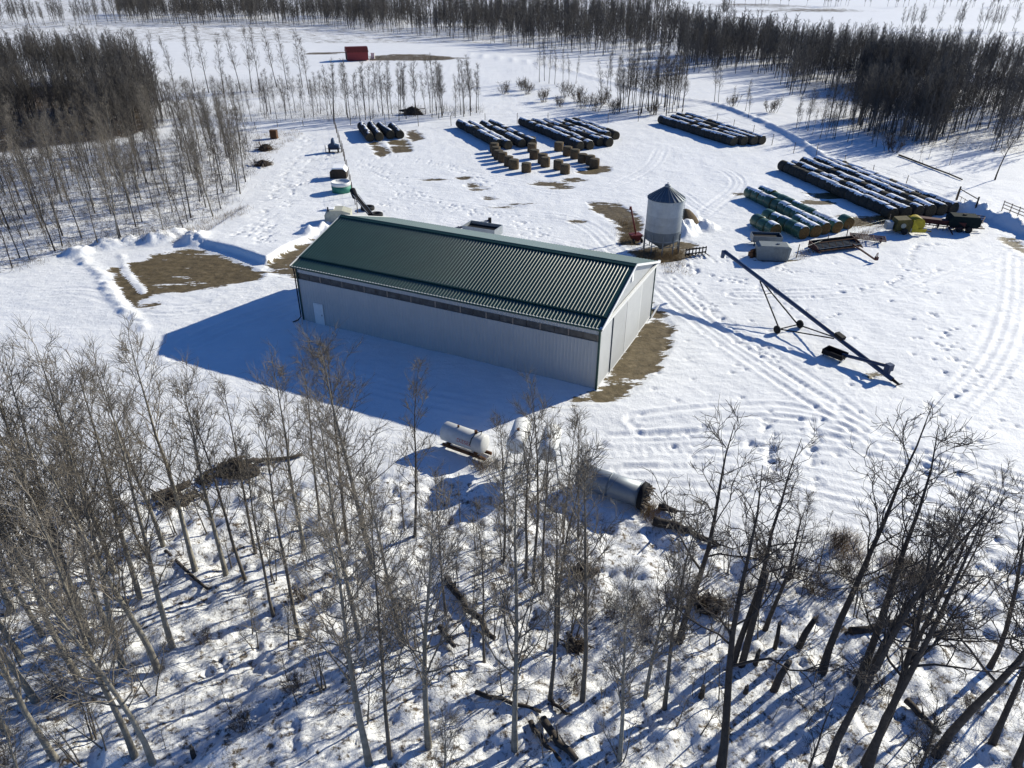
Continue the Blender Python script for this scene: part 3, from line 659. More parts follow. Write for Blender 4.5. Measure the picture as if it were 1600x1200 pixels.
tm.materials.clear(); tm.materials.append(M['red_letters'])
for v in tm.vertices:                       # wrap the letters on the shell
    a = v.co.y/.725; nx = v.co.x; v.co = (nx, -(.725+v.co.z)*cos(a), (.725+v.co.z)*sin(a))
link('lettering', tm, S, (L*.12, 0, .42+.72+.0))
for cx, cy, lab in ((.5, 41.6, 'left of two white overhead fuel tanks on steel stands'), (2.6, 40.75, 'right of two white overhead fuel tanks on steel stands')):
    S = empty('overhead_tank', (cx, cy, hz(cx, cy)), atan2(1, .2), lab, 'tank'); R_, L = .64, 2.7; pr = [(.02, -L/2-.12), (R_*.6, -L/2-.09), (R_*.93, -L/2-.03), (R_, -L/2), (R_, 0), (R_, L/2), (R_*.93, L/2+.03), (R_*.6, L/2+.09), (.02, L/2+.12)]
    MB().lathe(pr, 26).build('shell', M['white_paint'], S, True, (0, 0, 2.6), (0, pi/2, 0))
    for x in (-.9, .9):
        for y in (-1, 1): MB().bar((x*1.15, y*.85, -.15), (x, y*.5, 2.3), .08).build('leg', M['galv_dark'], S)
        MB().bar((x, -.6, 2.02), (x, .6, 2.02), .1).build('saddle', M['galv_dark'], S); MB().bar((x*1.09, -.72, .9), (x*1.09, .72, .9), .05).build('brace', M['galv_dark'], S)
    MB().tube([(-.3, 0, 3.2), (-.3, 0, 3.36)], .1, 10).build('filler_cap', M['rust'], S)
    MB().tube([(-L/2-.1, 0, 2.15), (-L/2-.25, 0, 1.6), (-L/2-.2, .1, .6), (-1.0, .4, .9)], .03, 6).build('hose', M['black_metal'], S)
S, L = horiz('steel_pipe', (908, 757), (1002, 788), .82, .05, 'long grey steel cylinder lying on snow with splintered wood at its end', 'pipe', 'galv', .02)
for x in (-L*.5, 0, L*.48): MB().lathe([(.83, -.05), (.86, 0), (.83, .05)], 28).build('band', M['galv_dark'], S, True, (x, 0, .87), (0, pi/2, 0))
e = MB()
for k in range(60):
    a = RNG.uniform(0, 2*pi); r = RNG.uniform(.1, .85); e.bar((L/2+RNG.uniform(0, .15), r*cos(a), .87+r*sin(a)), (L/2+RNG.uniform(.3, .75), r*cos(a)*1.1+RNG.uniform(-.2, .2), max(.05, .87+r*sin(a)*1.0+RNG.uniform(-.3, .15))), RNG.uniform(.03, .09))
e.build('splintered_end', M['wood_grey'], S)
MB().lathe([(.9, -.06), (.94, 0), (.9, .25)], 28).build('end_ring', M['black_metal'], S, True, (L/2+.05, 0, .87), (0, pi/2, 0))

# ------------------------------------------------------------------ machinery and clutter
def at(px, py): p = G(px, py); return (p[0], p[1], hz(*p))
def open_box(S, d, z0, h, th, m, name='box', inner=None):
    b_ = MB(); x, y = d
    for sx, sy, dx, dy in ((x/2, 0, th, y), (-x/2, 0, th, y), (0, y/2, x-th, th), (0, -y/2, x-th, th)): b_.box((sx, sy, z0+h/2), (dx, dy, h))
    o = b_.build(name, M[m], S); MB().box((0, 0, z0+h*.62), (x-th-.01, y-th-.01, .06)).build('floor', M[inner or m], o); return o  # black sheet set well above the true bottom paints the box interior dark
S = empty('steel_tank', at(1203, 400), -.12, 'grey ribbed square steel tank beside the blue auger tip', 'tank')
MB().prism([(-1.75, .15), (1.75, .15), (1.95, 1.75), (1.6, 1.95), (-1.6, 1.95), (-1.95, 1.75)], -.85, .95).build('body', M['grey_box'], S)
for k in range(7): MB().box((.1+.24*k, -.87, .95), (.09, .07, 1.5)).build('rib', M['grey_box'], S)
MB().tube([(.5, 0, 1.94), (.5, 0, 2.06)], .2, 12).build('hatch', M['galv_dark'], S)
MB().box((0, .05, .08), (3.3, 1.6, .2)).build('skid', M['rust'], S)
S = empty('feed_bin', at(1193, 378), -.1, 'open dark metal bin behind the grey ribbed tank', 'bin'); open_box(S, (3.5, 1.9), .55, .75, .08, 'galv_dark', inner='black_metal')
for x in (-1.5, 1.5):
    for y in (-.8, .8): MB().bar((x, y, -.1), (x, y, .6), .1).build('leg', M['black_metal'], S)
def frame_machine(name, loc, rz, L, W, m, label, cat, bars=4, tines=12, wheels=2, z=.55):
    S = empty(name, loc, rz, label, cat); f = MB()
    for k in range(bars): f.bar((-L/2, -W/2+W*k/(bars-1), z), (L/2, -W/2+W*k/(bars-1), z), .1)
    for k in range(4): x = -L/2+L*k/3*.98+.03; f.bar((x, -W/2, z+.06), (x, W/2, z+.06), .09)
    f.build('frame', M[m], S)
    for k in range(tines):
        x = -L/2+L*(k+.5)/tines; y = -W/2+W*(k % bars)/(bars-1)
        MB().tube([(x, y, z), (x, y+.18, z*.6), (x, y-.05, .02)], .03, 5).build('tine', M['black_metal'], S)
    for k in range(wheels): wheel_at(S, (-L*.38+L*.76*k/max(1, wheels-1), .1, .36), 0, .36, .2)
    return S
S = empty('rusty_engine', at(1176, 396), .4, 'rusty dark engine scrap left of the grey ribbed tank', 'scrap'); MB().box((0, 0, .45), (1.2, .8, .6)).tube([(-.5, 0, .9), (.6, .1, .95)], .22, 9).bar((-.9, -.6, .15), (.9, -.6, .15), .12).build('block', M['rust'], S)
for k in range(3): MB().bar((-1.6, -.9+.5*k, .12), (-.2, -.6+.5*k, .2), .08).build('bar', M['black_metal'], S)
wheel_at(S, (.2, -.7, .35), .4)
# swather header with tongue
S = empty('swather', at(1302, 384), .32, 'black and red swather header with canvas deck in front of green bales', 'farm machine')
MB().box((0, 0, .5), (6.2, 1.9, .12)).build('deck', M['black_metal'], S)
for k in range(5): MB().bar((-3.1, -.85+.4*k, .62), (3.1, -.85+.4*k, .62), .07).build('slat', M['galv_dark'], S)
MB().box((0, 1.05, .75), (6.3, .1, .6)).build('back_panel', M['black_metal'], S)
for x in (-3.15, 3.15): MB().prism([(-1.3, .2), (1.1, .2), (1.1, 1.1), (-.4, .8)], -.05, .05).build('end_divider', M['maroon'], S, False, (x, 0, 0), (0, 0, pi/2+0))
MB().bar((-3.0, -1.0, .4), (3.0, -1.0, .4), .12).build('cutter_bar', M['rust'], S)
for k in range(6): MB().bar((-2.6+k, -.95, .7), (-2.6+k, -.3, 1.25), .05).build('reel_arm', M['rust'], S)
MB().tube([(-2.9, -.4, 1.25), (2.9, -.4, 1.25)], .06, 8).build('reel_bar', M['rust'], S)
for x in (-1.8, 1.8): wheel_at(S, (x, 1.5, .42), pi/2*0, .42, .24)
tg = Vector(G(1365, 404))-Vector((S.location.x, S.location.y)); ca, sa = cos(-.32), sin(-.32); tg = Vector((tg.x*ca-tg.y*sa, tg.x*sa+tg.y*ca, .3))
MB().bar((1.8, -.9, .7), tg, .16).build('tongue', M['maroon'], S)
MB().tube([tg+Vector((-.2, 0, 0)), tg+Vector((0, 0, .75)), tg+Vector((.25, .1, .8)), tg+Vector((.3, .1, 0))], .05, 6).box(tg+Vector((.1, 0, .15)), (.35, .3, .4)).build('hitch', M['maroon'], S)
frame_machine('cultivator', at(1352, 372), -.35, 4.2, 2., 'maroon', 'dark red cultivator frame right of the swather header', 'farm machine', 5, 15, 2)
S = empty('hay_machine', at(1413, 357), -.1, 'old yellow hay machine with round drum by the big bale stack', 'farm machine')
MB().prism([(-1.9, .35), (.1, .35), (.3, 1.5), (-.1, 1.95), (-1.7, 1.8)], -.9, .9).build('body', M['yellow_dark'], S)
MB().tube([(.95, -.85, 1.3), (.95, .95, 1.3)], .82, 20).build('drum', M['yellow'], S, True)
MB().prism([(.25, .3), (2.0, .3), (2.1, .8), (1.0, .75), (.4, 1.9), (.2, 1.9)], -.98, -.9).build('side_plate', M['yellow'], S)
MB().prism([(.25, .3), (2.0, .3), (2.1, .8), (1.0, .75), (.4, 1.9), (.2, 1.9)], .98, 1.06).build('side_plate', M['yellow'], S)
MB().tube([(-.9, -.96, 1.1), (-.9, -.9, 1.1)], .32, 14).build('hub', M['cream'], S)
MB().box((-2.4, 0, .9), (.8, 1.0, 1.0)).build('guard', M['galv'], S)
MB().bar((1.6, -.2, .45), (2.9, -.5, .35), .14).build('tongue', M['yellow_dark'], S)
for y in (-1.1, 1.1): wheel_at(S, (-.7, y, .4), pi/2, .42, .24)
S = frame_machine('seed_drill', at(1462, 350), -.42, 6.4, 1.5, 'maroon', 'dark red seed drill with tines between yellow machine and dark tank', 'farm machine', 3, 16, 3)
MB().prism([(-.35, 0), (.35, 0), (.5, .55), (-.5, .55)], -3.1, 3.1).build('seed_box', M['maroon'], S, False, (0, 0, .7), (0, 0, pi/2))
MB().bar((1.2, -.7, .5), (1.6, -2.9, .25), .12).build('tongue', M['maroon'], S)
S = empty('slurry_tank', at(1498, 352), -.22, 'dark green-black tank on a trailer frame at the stack end', 'tank')
MB().prism([(-1.9, .95), (-1.6, .6), (1.6, .6), (1.9, .95), (1.9, 1.65), (1.55, 2.05), (-1.55, 2.05), (-1.9, 1.65)], -.95, .95).build('body', M['dark_tank'], S)
for y in (-.6, .6): MB().bar((-2.0, y, .5), (2.7, y*.6, .5), .12).build('trailer_beam', M['rust'], S)
for x in (-.5, .6):
    for y in (-1.15, 1.15): wheel_at(S, (x, y, .4), pi/2, .42, .24)
MB().tube([(0, 0, 2.03), (0, 0, 2.2)], .25, 12).build('hatch', M['black_metal'], S)
S = frame_machine('harrow', at(1524, 341), .95, 3.4, 1.3, 'maroon', 'small red harrow frame leaning beyond the dark tank', 'farm machine', 3, 6, 0, .5)
S = empty('bale_fork', at(1086, 397), .35, 'low black steel implement rack right of the grain bin', 'farm machine'); f = MB()
for z in (.3, .85): f.bar((-1.4, .2, z), (1.4, .2, z), .12)
f.build('rail', M['black_metal'], S)
for k in range(7): MB().bar((-1.4+k*.466, .2, .05), (-1.4+k*.466, .2, 1.0), .1).build('upright', M['black_metal'], S)
for k in range(5): MB().bar((-1.2+k*.6, .2, .25), (-1.2+k*.6, -.9, .2), .07).build('tooth', M['black_metal'], S)
S = empty('small_auger', at(990, 374), .3, 'small red auger with hopper standing left of the grain bin', 'auger')
MB().tube([(.2, .1, .5), (-.7, .6, 4.4)], .11, 10).build('tube', M['red_paint'], S, True); MB().tube([(-.72, .62, 4.4), (-.78, .6, 4.0)], .14, 8).build('spout', M['red_paint'], S)
MB().prism([(-.3, .2), (.3, .2), (.75, 1.0), (-.75, 1.0)], -.6, .6).build('hopper', M['red_paint'], S)
for x in (-.55, .55): wheel_at(S, (x, -.75, .3), 0, .3, .16)
MB().bar((.0, 0, .4), (-.5, -.9, 1.9), .06).build('strut', M['red_paint'], S)
# behind the shed
S = empty('wagon_box', at(752, 374), -.42, 'open dark grain wagon box behind the shed ridge', 'wagon'); open_box(S, (4.4, 2.4), .7, 1.1, .08, 'galv', inner='black_metal')
for x in (-1.4, 1.4):
    for y in (-1.2, 1.2): wheel_at(S, (x, y, .38), pi/2, .38, .22)
MB().box((0, 0, .6), (4.2, .8, .16)).build('chassis', M['rust'], S)
a = G(640, 381); b_ = G(763, 358); S = empty('old_auger', (a[0], a[1], 0), 0, 'dark blue auger tube lying behind the shed ridge', 'auger'); d = Vector((b_[0]-a[0], b_[1]-a[1], 0))
MB().tube([Vector((0, 0, .5)), d+Vector((0, 0, 1.15))], .15, 10).build('tube', M['blue_paint'], S, True); MB().tube([d+Vector((0, 0, .75)), d+Vector((0, 0, 1.5))], .22, 8).build('head', M['black_metal'], S)
for k in (.55, .72): MB().bar(d*k+Vector((0, 0, .8)), d*k+Vector((.9, -1.4, -.1)), .07).build('leg', M['black_metal'], S)
for k in range(6): MB().box(d*(.2+.13*k)+Vector((0, 0, .72+.09*k)), (.12, .12, .22)).build('bracket', M['black_metal'], S)
# line of clutter on the left fence
S = empty('water_tank', at(528, 352), .1, 'beige angular tank trailer behind the left end of the shed', 'tank')
MB().prism([(-1.7, .4), (1.7, .4), (1.7, 1.5), (.6, 1.9), (-1.0, 1.9), (-1.7, 1.3)], -1.1, 1.1).build('body', M['cream'], S)
MB().tube([(-1.2, -.7, 1.5), (-1.2, -.7, 2.3)], .1, 8).build('pipe', M['black_metal'], S); MB().box((-.9, 0, 1.96), (.9, 1.2, .08)).build('snow_cap', M['snow'], S)
for y in (-1.2, 1.2): wheel_at(S, (.2, y, .38), pi/2, .4, .22)
MB().bar((1.6, 0, .5), (3.1, .3, .4), .12).build('tongue', M['black_metal'], S)
S = empty('round_trough', at(531, 302), 0, 'round teal and white trough by the left fence', 'trough')
MB().lathe([(1.42, 0), (1.45, 1.0)], 26).build('lower_shell', M['teal'], S, True); MB().lathe([(1.46, 1.0), (1.47, 1.55), (1.36, 1.56), (1.36, 1.3), (.1, 1.28)], 26).build('upper_shell', M['white_paint'], S, True)
S = empty('snowy_crate', at(527, 280), .05, 'brown wooden calf hutch under thick snow by the fence', 'hutch')
MB().prism([(-1.3, 0), (1.3, 0), (1.3, 1.1), (.8, 1.5), (-.8, 1.5), (-1.3, 1.1)], -.9, .9).build('body', M['wood_dark'], S); MB().prism([(-1.35, 1.12), (-.82, 1.56), (.82, 1.56), (1.35, 1.12), (.9, 1.78), (-.8, 1.8)], -.9, 1.5).build('snow_cap', M['snow'], S)
S = empty('parked_quad', at(519, 240), .1, 'dark blue loader frame parked by the left fence', 'farm machine')
MB().prism([(-1.0, .5), (1.0, .5), (.9, 1.2), (.2, 1.4), (0, 2.4), (-.3, 2.4), (-.5, 1.5), (-1.0, 1.3)], -.6, .6).build('body', M['quad_blue'], S)
for x in (-1.4, 1.4): MB().bar((x, -1.1, .1), (x, -1.1, 1.5), .09).build('post', M['black_metal'], S)
MB().bar((-1.4, -1.1, .2), (1.4, -1.1, .2), .12).bar((-1.4, -1.1, .8), (1.4, -1.1, .8), .08).build('rail', M['black_metal'], S)
for x in (-.8, .8): wheel_at(S, (x, -.7, .4), 0, .4, .24)
S = empty('tractor_tyre', at(586, 340), .0, 'black tractor tyre lying in snow behind the shed', 'tyre'); MB().lathe([(.45, .02), (.85, .02), (.9, .2), (.85, .42), (.45, .42), (.4, .2)], 22).build('tyre', M['rubber'], S, True)
S = empty('tractor_tyre', at(572, 330), .0, 'larger black tyre behind the lying one near the fence', 'tyre'); MB().lathe([(.5, .02), (.95, .02), (1.0, .22), (.95, .46), (.5, .46), (.45, .2)], 22).build('tyre', M['rubber'], S, True)
S = empty('conveyor', at(561, 338), 0, 'dark grain conveyor leaning on fence behind the shed', 'conveyor')
MB().bar((1.6, -1.2, .4), (-1.2, 3.2, 1.8), .55, .3).build('belt_bed', M['black_metal'], S); MB().bar((1.9, -1.1, .55), (-.8, 3.3, 1.95), .06).build('side_rail', M['galv'], S); MB().bar((1.3, -1.3, .55), (-1.5, 3.1, 1.95), .06).build('side_rail', M['galv'], S)
MB().tube([(-1.2, 3.2, 1.6), (-1.7, 4.2, 2.3)], .45, 10).build('head', M['black_metal'], S); MB().bar((-1.0, 2.9, -.1), (-1.0, 2.9, 1.7), .08).build('leg', M['wood_grey'], S); MB().bar((1.5, -1.1, -.1), (1.5, -1.1, .4), .3).build('foot', M['black_metal'], S)
S = empty('burn_barrel', at(425, 220), 0, 'rusty dark square burn box at the wood edge', 'barrel'); MB().box((0, 0, .75), (1.3, 1.1, 1.6)).box((0, 0, 1.58), (1.4, 1.2, .08)).build('box', M['rust'], S)
# far red building
S = empty('red_shed', (*G(553, 95.5), 0), .32, 'small red steel shed in the far snowy field', 'shed')
MB().prism([(-2.7, 0), (2.7, 0), (2.7, 2.6), (1.3, 4.0), (-1.3, 4.0), (-2.7, 2.6)], -3.6, 3.6).build('wall', M['barn_red'], S, False, (0, 0, 0), (0, 0, pi/2))
MB().prism([(-2.85, 2.55), (-1.35, 4.1), (1.35, 4.1), (2.85, 2.55), (2.7, 2.5), (1.3, 3.98), (-1.3, 3.98), (-2.7, 2.5)], -3.75, 3.75).build('roof', M['red_paint'], S, False, (0, 0, .03), (0, 0, pi/2))
MB().box((-3.66, 0, 1.3), (.08, 2.6, 2.4)).build('door', M['black_metal'], S)
S = empty('field_cabinet', (*G(578, 94), 0), 0, 'small white cabinet in the far field beside red shed', 'cabinet'); MB().box((0, 0, .9), (1.2, 1, 1.8)).box((0, 0, 1.85), (1.4, 1.2, .12)).build('body', M['white_paint'], S)

# ------------------------------------------------------------------ trees (vectorised tubes)
class TubeSet:
    def __init__(s): s.g = {}
    def add(s, pts, rad, n): s.g.setdefault((len(pts), n), []).append((pts, rad))
    def arrays(s):
        V, Fs = [], []; off = 0
        for (k, n), L in s.g.items():
            Pm = np.array([p for p, _ in L], float); R = np.array([r for _, r in L], float)
            D = np.gradient(Pm, axis=1) if k > 2 else np.repeat(Pm[:, 1:]-Pm[:, :1], 2, 1)
            D /= np.linalg.norm(D, axis=2, keepdims=True)+1e-9
            D0 = Pm[:, -1]-Pm[:, 0]; ref = np.where((np.abs(D0[:, 2]) > .8*np.linalg.norm(D0, axis=1))[:, None], np.array([[1., 0, 0]]), np.array([[0, 0, 1.]]))
            U = np.cross(D, ref[:, None]); U /= np.linalg.norm(U, axis=2, keepdims=True)+1e-9; W = np.cross(U, D)
            a = np.arange(n)*2*pi/n
            Q = Pm[:, :, None]+R[:, :, None, None]*(U[:, :, None]*np.cos(a)[:, None]+W[:, :, None]*np.sin(a)[:, None])
            V.append(Q.reshape(-1, 3)); m_ = len(L)
            id_ = np.arange(m_*k*n).reshape(m_, k, n)+off
            A = id_[:, :-1]; B = id_[:, 1:]
            Fs.append(np.stack([A, np.roll(A, -1, 2), np.roll(B, -1, 2), B], -1).reshape(-1, 4)); off += m_*k*n
        return np.concatenate(V), np.concatenate(Fs)
def unit(v): return v/(np.linalg.norm(v)+1e-9)
def branch(r, p, d, L, k, curl, up):
    pts = [p]; d = unit(d)
    for _ in range(k-1):
        d = unit(d+r.normal(0, curl, 3)+np.array([0, 0, up])); pts.append(pts[-1]+d*L/(k-1))
    return np.array(pts)
def lerp(pts, t):
    f = t*(len(pts)-1); i = min(int(f), len(pts)-2); return pts[i]+(pts[i+1]-pts[i])*(f-i), unit(pts[i+1]-pts[i])
def side_dir(r, d, az, el):
    d = unit(d); u = unit(np.cross(d, [0.3, 0.1, 1.] if abs(d[2]) < .9 else [1., 0, 0])); v = np.cross(d, u)
    return unit(d*cos(el)+(u*cos(az)+v*sin(az))*sin(el))
def gen_tree(seed, kind, H):
    r = np.random.default_rng(seed); T = TubeSet(); K = TubeSet()
    if kind == 'aspen':
        stems = [(np.zeros(3), np.array([r.normal(0, .03), r.normal(0, .03), 1]), H, .0080*H+.018)]; nb = 34; t0, t1 = .28, .97; el = (.5, .85); blen = .27; curl = .13; ns, nt = (4, 8), (3, 6); tw = .0066
    elif kind in ('slim', 'wood'):
        stems = [(np.zeros(3), np.array([r.normal(0, .05), r.normal(0, .05), 1]), H, .0062*H+.014)]; nb = 26; t0, t1 = .3, .97; el = (.45, .75); blen = .2; curl = .12; ns, nt = (3, 7), (3, 6); tw = .007
    elif kind == 'gnarl':
        n = 1+seed % 2; stems = [(np.array([.15*k, .1*k, 0.]), np.array([r.normal(0, .05)+.06*k, r.normal(0, .05), 1]), H*(1-.12*k), .0098*H+.025) for k in range(n)]; nb = 13; t0, t1 = .38, .95; el = (.55, 1.0); blen = .30; curl = .26; ns, nt = (4, 8), (3, 5); tw = .0085
    elif kind == 'sapling':
        stems = [(np.array([.12*k*r.normal(), .12*r.normal()*k, 0.]), np.array([r.normal(0, .12), r.normal(0, .12), 1]), H*r.uniform(.7, 1), .006*H+.012) for k in range(r.integers(1, 4))]; nb = 9; t0, t1 = .25, .95; el = (.4, .75); blen = .3; curl = .14; ns, nt = (2, 5), (1, 4); tw = .007
    elif kind == 'bush':
        stems = [(r.normal(0, .25, 3)*[1, 1, 0], np.array([r.normal(0, .45), r.normal(0, .45), 1]), H*r.uniform(.6, 1), .02) for k in range(16)]; nb = 6; t0, t1 = .25, .95; el = (.4, .8); blen = .4; curl = .14; ns, nt = (2, 4), (1, 3); tw = .008
    for p, d, h, rad in stems:
        k = 9; tr = branch(r, p-np.array([0, 0, .15]), d, h, k, .035 if kind != 'gnarl' else .05, .03 if kind != 'gnarl' else .05)
        rr = rad*(1-np.linspace(0, 1, k)**1.15*.93); rr[0] *= 1.25; T.add(tr, rr, 8)
        for i in range(nb):
            t = t0+(t1-t0)*((i+r.random())/nb); q, dd = lerp(tr, t); az = i*2.4+r.normal(0, .4); e = r.uniform(*el)
            L = h*blen*(1-.72*(t-t0)/(1-t0))*r.uniform(.6, 1.2)
            br = branch(r, q, side_dir(r, dd, az, e), L, 6, curl, .10); r0 = max(.011, rad*(1-t*.93)*r.uniform(.3, .5)*(1.25 if kind == 'gnarl' else 1)); K.add(br, np.linspace(r0, .008, 6), 5)
            for j in range(r.integers(*ns)+int(L*1.3)):
                t2 = r.uniform(.2, 1); q2, d2 = lerp(br, t2); L2 = L*r.uniform(.25, .5)*(1.1-.4*t2)
                b2 = branch(r, q2, side_dir(r, d2, r.uniform(0, 6.3), r.uniform(.45, .9)), L2, 4, curl*1.3, .10); K.add(b2, np.linspace(max(.009, r0*.45), .006, 4), 4)
                for m_ in range(r.integers(*nt)):
                    t3 = r.uniform(.25, 1); q3, d3 = lerp(b2, t3); L3 = r.uniform(.22, .62)*(H/11 if kind != 'bush' else .7)
                    b3 = branch(r, q3, side_dir(r, d3, r.uniform(0, 6.3), r.uniform(.35, .85)), L3, 3, curl*1.4, .08); K.add(b3, [tw, tw*.85, tw*.5], 3)
    return T.arrays(), K.arrays()
SPEC = {'aspen': (6, 12., 'bark_aspen', 'twig'), 'slim': (5, 10., 'bark_mid', 'twig'), 'gnarl': (6, 11., 'bark_dark', 'twig_dark'), 'wood': (6, 10., 'bark_dark', 'twig_wood'), 'sapling': (5, 4.5, 'bark_mid', 'twig'), 'bush': (4, 2., 'brush', 'brush')}
PROTO = {}
for kd, (n, H, mb_, mt_) in SPEC.items():
    PROTO[kd] = []
    for s in range(n):
        (tv, tf), (kv, kf) = gen_tree(100*len(kd)+s, kd, H)
        PROTO[kd].append((mesh_np(kd+'_trunk', tv, tf, M[mb_], True), mesh_np(kd+'_crown', kv, kf, M[mt_], True), H))
NAMES = {'aspen': 'aspen_tree', 'slim': 'poplar_tree', 'wood': 'woodland_tree', 'gnarl': 'dark_tree', 'sapling': 'sapling', 'bush': 'shrub'}
def tree(kind, g, h, label, group=None, lean=0., leanaz=0., rz=None, var=None):
    tm_, km, H = PROTO[kind][RNG.randrange(len(PROTO[kind])) if var is None else var]
    e = empty(NAMES[kind], (g[0], g[1], hz(g[0], g[1])), 0, label, 'shrub' if kind == 'bush' else 'tree', group)
    s = h/H; e.scale = (s*RNG.uniform(.92, 1.08), s*RNG.uniform(.92, 1.08), s)
    e.rotation_euler = (lean*cos(leanaz), lean*sin(leanaz), RNG.uniform(0, 6.28) if rz is None else rz)
    link('stems' if kind == 'bush' else 'trunk', tm_, e); link('twigs' if kind == 'bush' else 'crown', km, e); return e
FT = [(93, 1194, 780, 'aspen'), (216, 1188, 760, 'aspen'), (245, 1199, 830, 'aspen'), (195, 1045, 600, 'aspen'), (251, 1051, 640, 'aspen'), (274, 1019, 620, 'aspen'), (257, 856, 545, 'aspen'), (309, 900, 540, 'aspen'), (356, 902, 560, 'aspen'),
      (388, 914, 610, 'slim'), (402, 870, 600, 'slim'), (472, 999, 640, 'slim'), (478, 862, 545, 'aspen'), (502, 818, 555, 'slim'), (586, 891, 515, 'aspen'), (565, 999, 640, 'aspen'), (615, 1184, 790, 'slim'), (583, 1197, 700, 'aspen'),
      (130, 960, 545, 'aspen'), (105, 985, 530, 'aspen'), (70, 1000, 520, 'aspen'), (40, 1040, 560, 'aspen'), (150, 1010, 575, 'aspen'), (20, 960, 510, 'aspen'), (170, 985, 570, 'aspen'), (125, 1060, 600, 'aspen'), (60, 1100, 640, 'aspen'), (15, 1150, 700, 'aspen'),
      (100, 900, 520, 'aspen'), (180, 900, 530, 'aspen'), (222, 940, 540, 'aspen'), (45, 920, 505, 'aspen'), (675, 1167, 745, 'aspen'), (736, 1027, 880, 'slim'), (761, 1032, 790, 'slim'), (810, 1168, 730, 'aspen'), (864, 1093, 760, 'slim'),
      (873, 1006, 690, 'slim'), (915, 1093, 640, 'slim'), (836, 915, 605, 'slim'), (824, 903, 620, 'slim'), (852, 927, 640, 'slim'), (790, 880, 655, 'slim'), (882, 850, 640, 'slim'), (906, 842, 625, 'slim'), (974, 1184, 890, 'aspen'), (1013, 1088, 830, 'aspen'), (1044, 1102, 740, 'slim'),
      (1065, 999, 565, 'gnarl'), (1133, 1197, 545, 'gnarl'), (1150, 1030, 690, 'gnarl'), (1199, 980, 745, 'gnarl'), (1290, 1043, 600, 'gnarl'), (1345, 1062, 640, 'gnarl'), (1298, 1196, 590, 'gnarl'), (1361, 1198, 660, 'gnarl'),
      (1427, 1024, 760, 'gnarl'), (1469, 1172, 690, 'gnarl'), (1551, 1035, 750, 'gnarl'), (1557, 1153, 820, 'gnarl'), (1594, 1190, 850, 'gnarl'), (1460, 930, 740, 'slim'), (1503, 900, 720, 'slim'), (545, 852, 540, 'slim'), (700, 962, 720, 'slim'), (632, 1002, 700, 'aspen'), (430, 962, 690, 'slim'), (650, 840, 560, 'slim'), (1240, 900, 760, 'slim'), (1395, 985, 770, 'slim')]
DESC = {'aspen': 'tall pale-barked bare aspen', 'slim': 'slender grey bare poplar', 'gnarl': 'dark crooked bare tree'}
cnt = {}
for bx, by, ty, kd in sorted(FT):
    g = G(bx, by); h = min(height_for(g, ty), 15.5); cnt[kd] = cnt.get(kd, 0)+1; fr = random.Random(int(bx*13+by))
    tree(kd, g, h, '%s in the foreground, %s of its kind from left' % (DESC[kd], ORD[cnt[kd]-1]), 'foreground trees', rz=fr.uniform(0, 6.28), var=(fr.choice((0, 2, 4, 0, 2, 4, 1)) if kd == 'gnarl' else fr.randrange(5)))
def inside(x, y, poly): return poly_sd(np.array([x]), np.array([y]), poly)[0]
def scatter(pix, n, fn, mind=0.8):
    poly = GL(pix); lo = np.min(poly, 0); hi = np.max(poly, 0); out = []
    tries = 0
    while len(out) < n and tries < n*60:
        tries += 1; p = np.array([RNG.uniform(lo[0], hi[0]), RNG.uniform(lo[1], hi[1])])
        if inside(p[0], p[1], poly) > 0 and all((p[0]-q[0])**2+(p[1]-q[1])**2 > mind*mind for q in out[-150:]): out.append(p); fn(p)
scatter([(0, 800), (330, 800), (640, 770), (900, 820), (1000, 850), (1600, 890), (1600, 1200), (0, 1200)], 130, lambda p: tree('sapling', p, RNG.uniform(2.0, 6.0), 'thin bare sapling among the %s' % ('left foreground aspens' if P(p[0], p[1], 0)[0] < 560 else 'centre foreground poplars' if P(p[0], p[1], 0)[0] < 1060 else 'dark trees at lower right'), 'foreground saplings'))
scatter([(0, 790), (640, 750), (880, 790), (1600, 880), (1600, 1200), (0, 1200)], 26, lambda p: tree('bush', p, RNG.uniform(.7, 1.5), 'low twiggy brown shrub in the foreground snow', 'foreground shrubs'))
for q in [(1190, 870), (1230, 905), (1170, 925), (1310, 850), (1330, 905), (1400, 880), (1440, 900), (1120, 950), (960, 965), (990, 950), (1010, 975), (1270, 925)]: tree('bush', G(*q), RNG.uniform(1.2, 2.2), 'dense brown thicket shrub at the right yard edge', 'thicket shrubs by the right yard edge')
for q in [(60, 1262), (700, 1275), (1420, 1262), (1560, 1270), (1240, 1280)]: tree('gnarl' if q[0] > 800 else 'aspen', G(*q), 7.5, 'bare treetop reaching into the bottom edge', 'treetops at the bottom edge')
# left wood: individually placed
scatter([(-10, 262), (200, 235), (350, 213), (385, 222), (385, 300), (350, 345), (250, 382), (130, 398), (0, 436)], 135, lambda p: tree(RNG.choice(['wood', 'wood', 'slim', 'aspen']), p, RNG.uniform(7.5, 12.5), 'bare tree in the %s of the wood left of the shed' % ('front' if p[1] < 92 else 'middle' if p[1] < 112 else 'back' if p[1] < 130 else 'far back'), 'trees of the left wood'), 1.6)
scatter([(0, 300), (330, 240), (390, 250), (370, 310), (240, 380), (0, 432)], 30, lambda p: tree('sapling', p, RNG.uniform(3, 6), 'thin sapling in the wood left of the shed', 'saplings of the left wood'), 1.5)
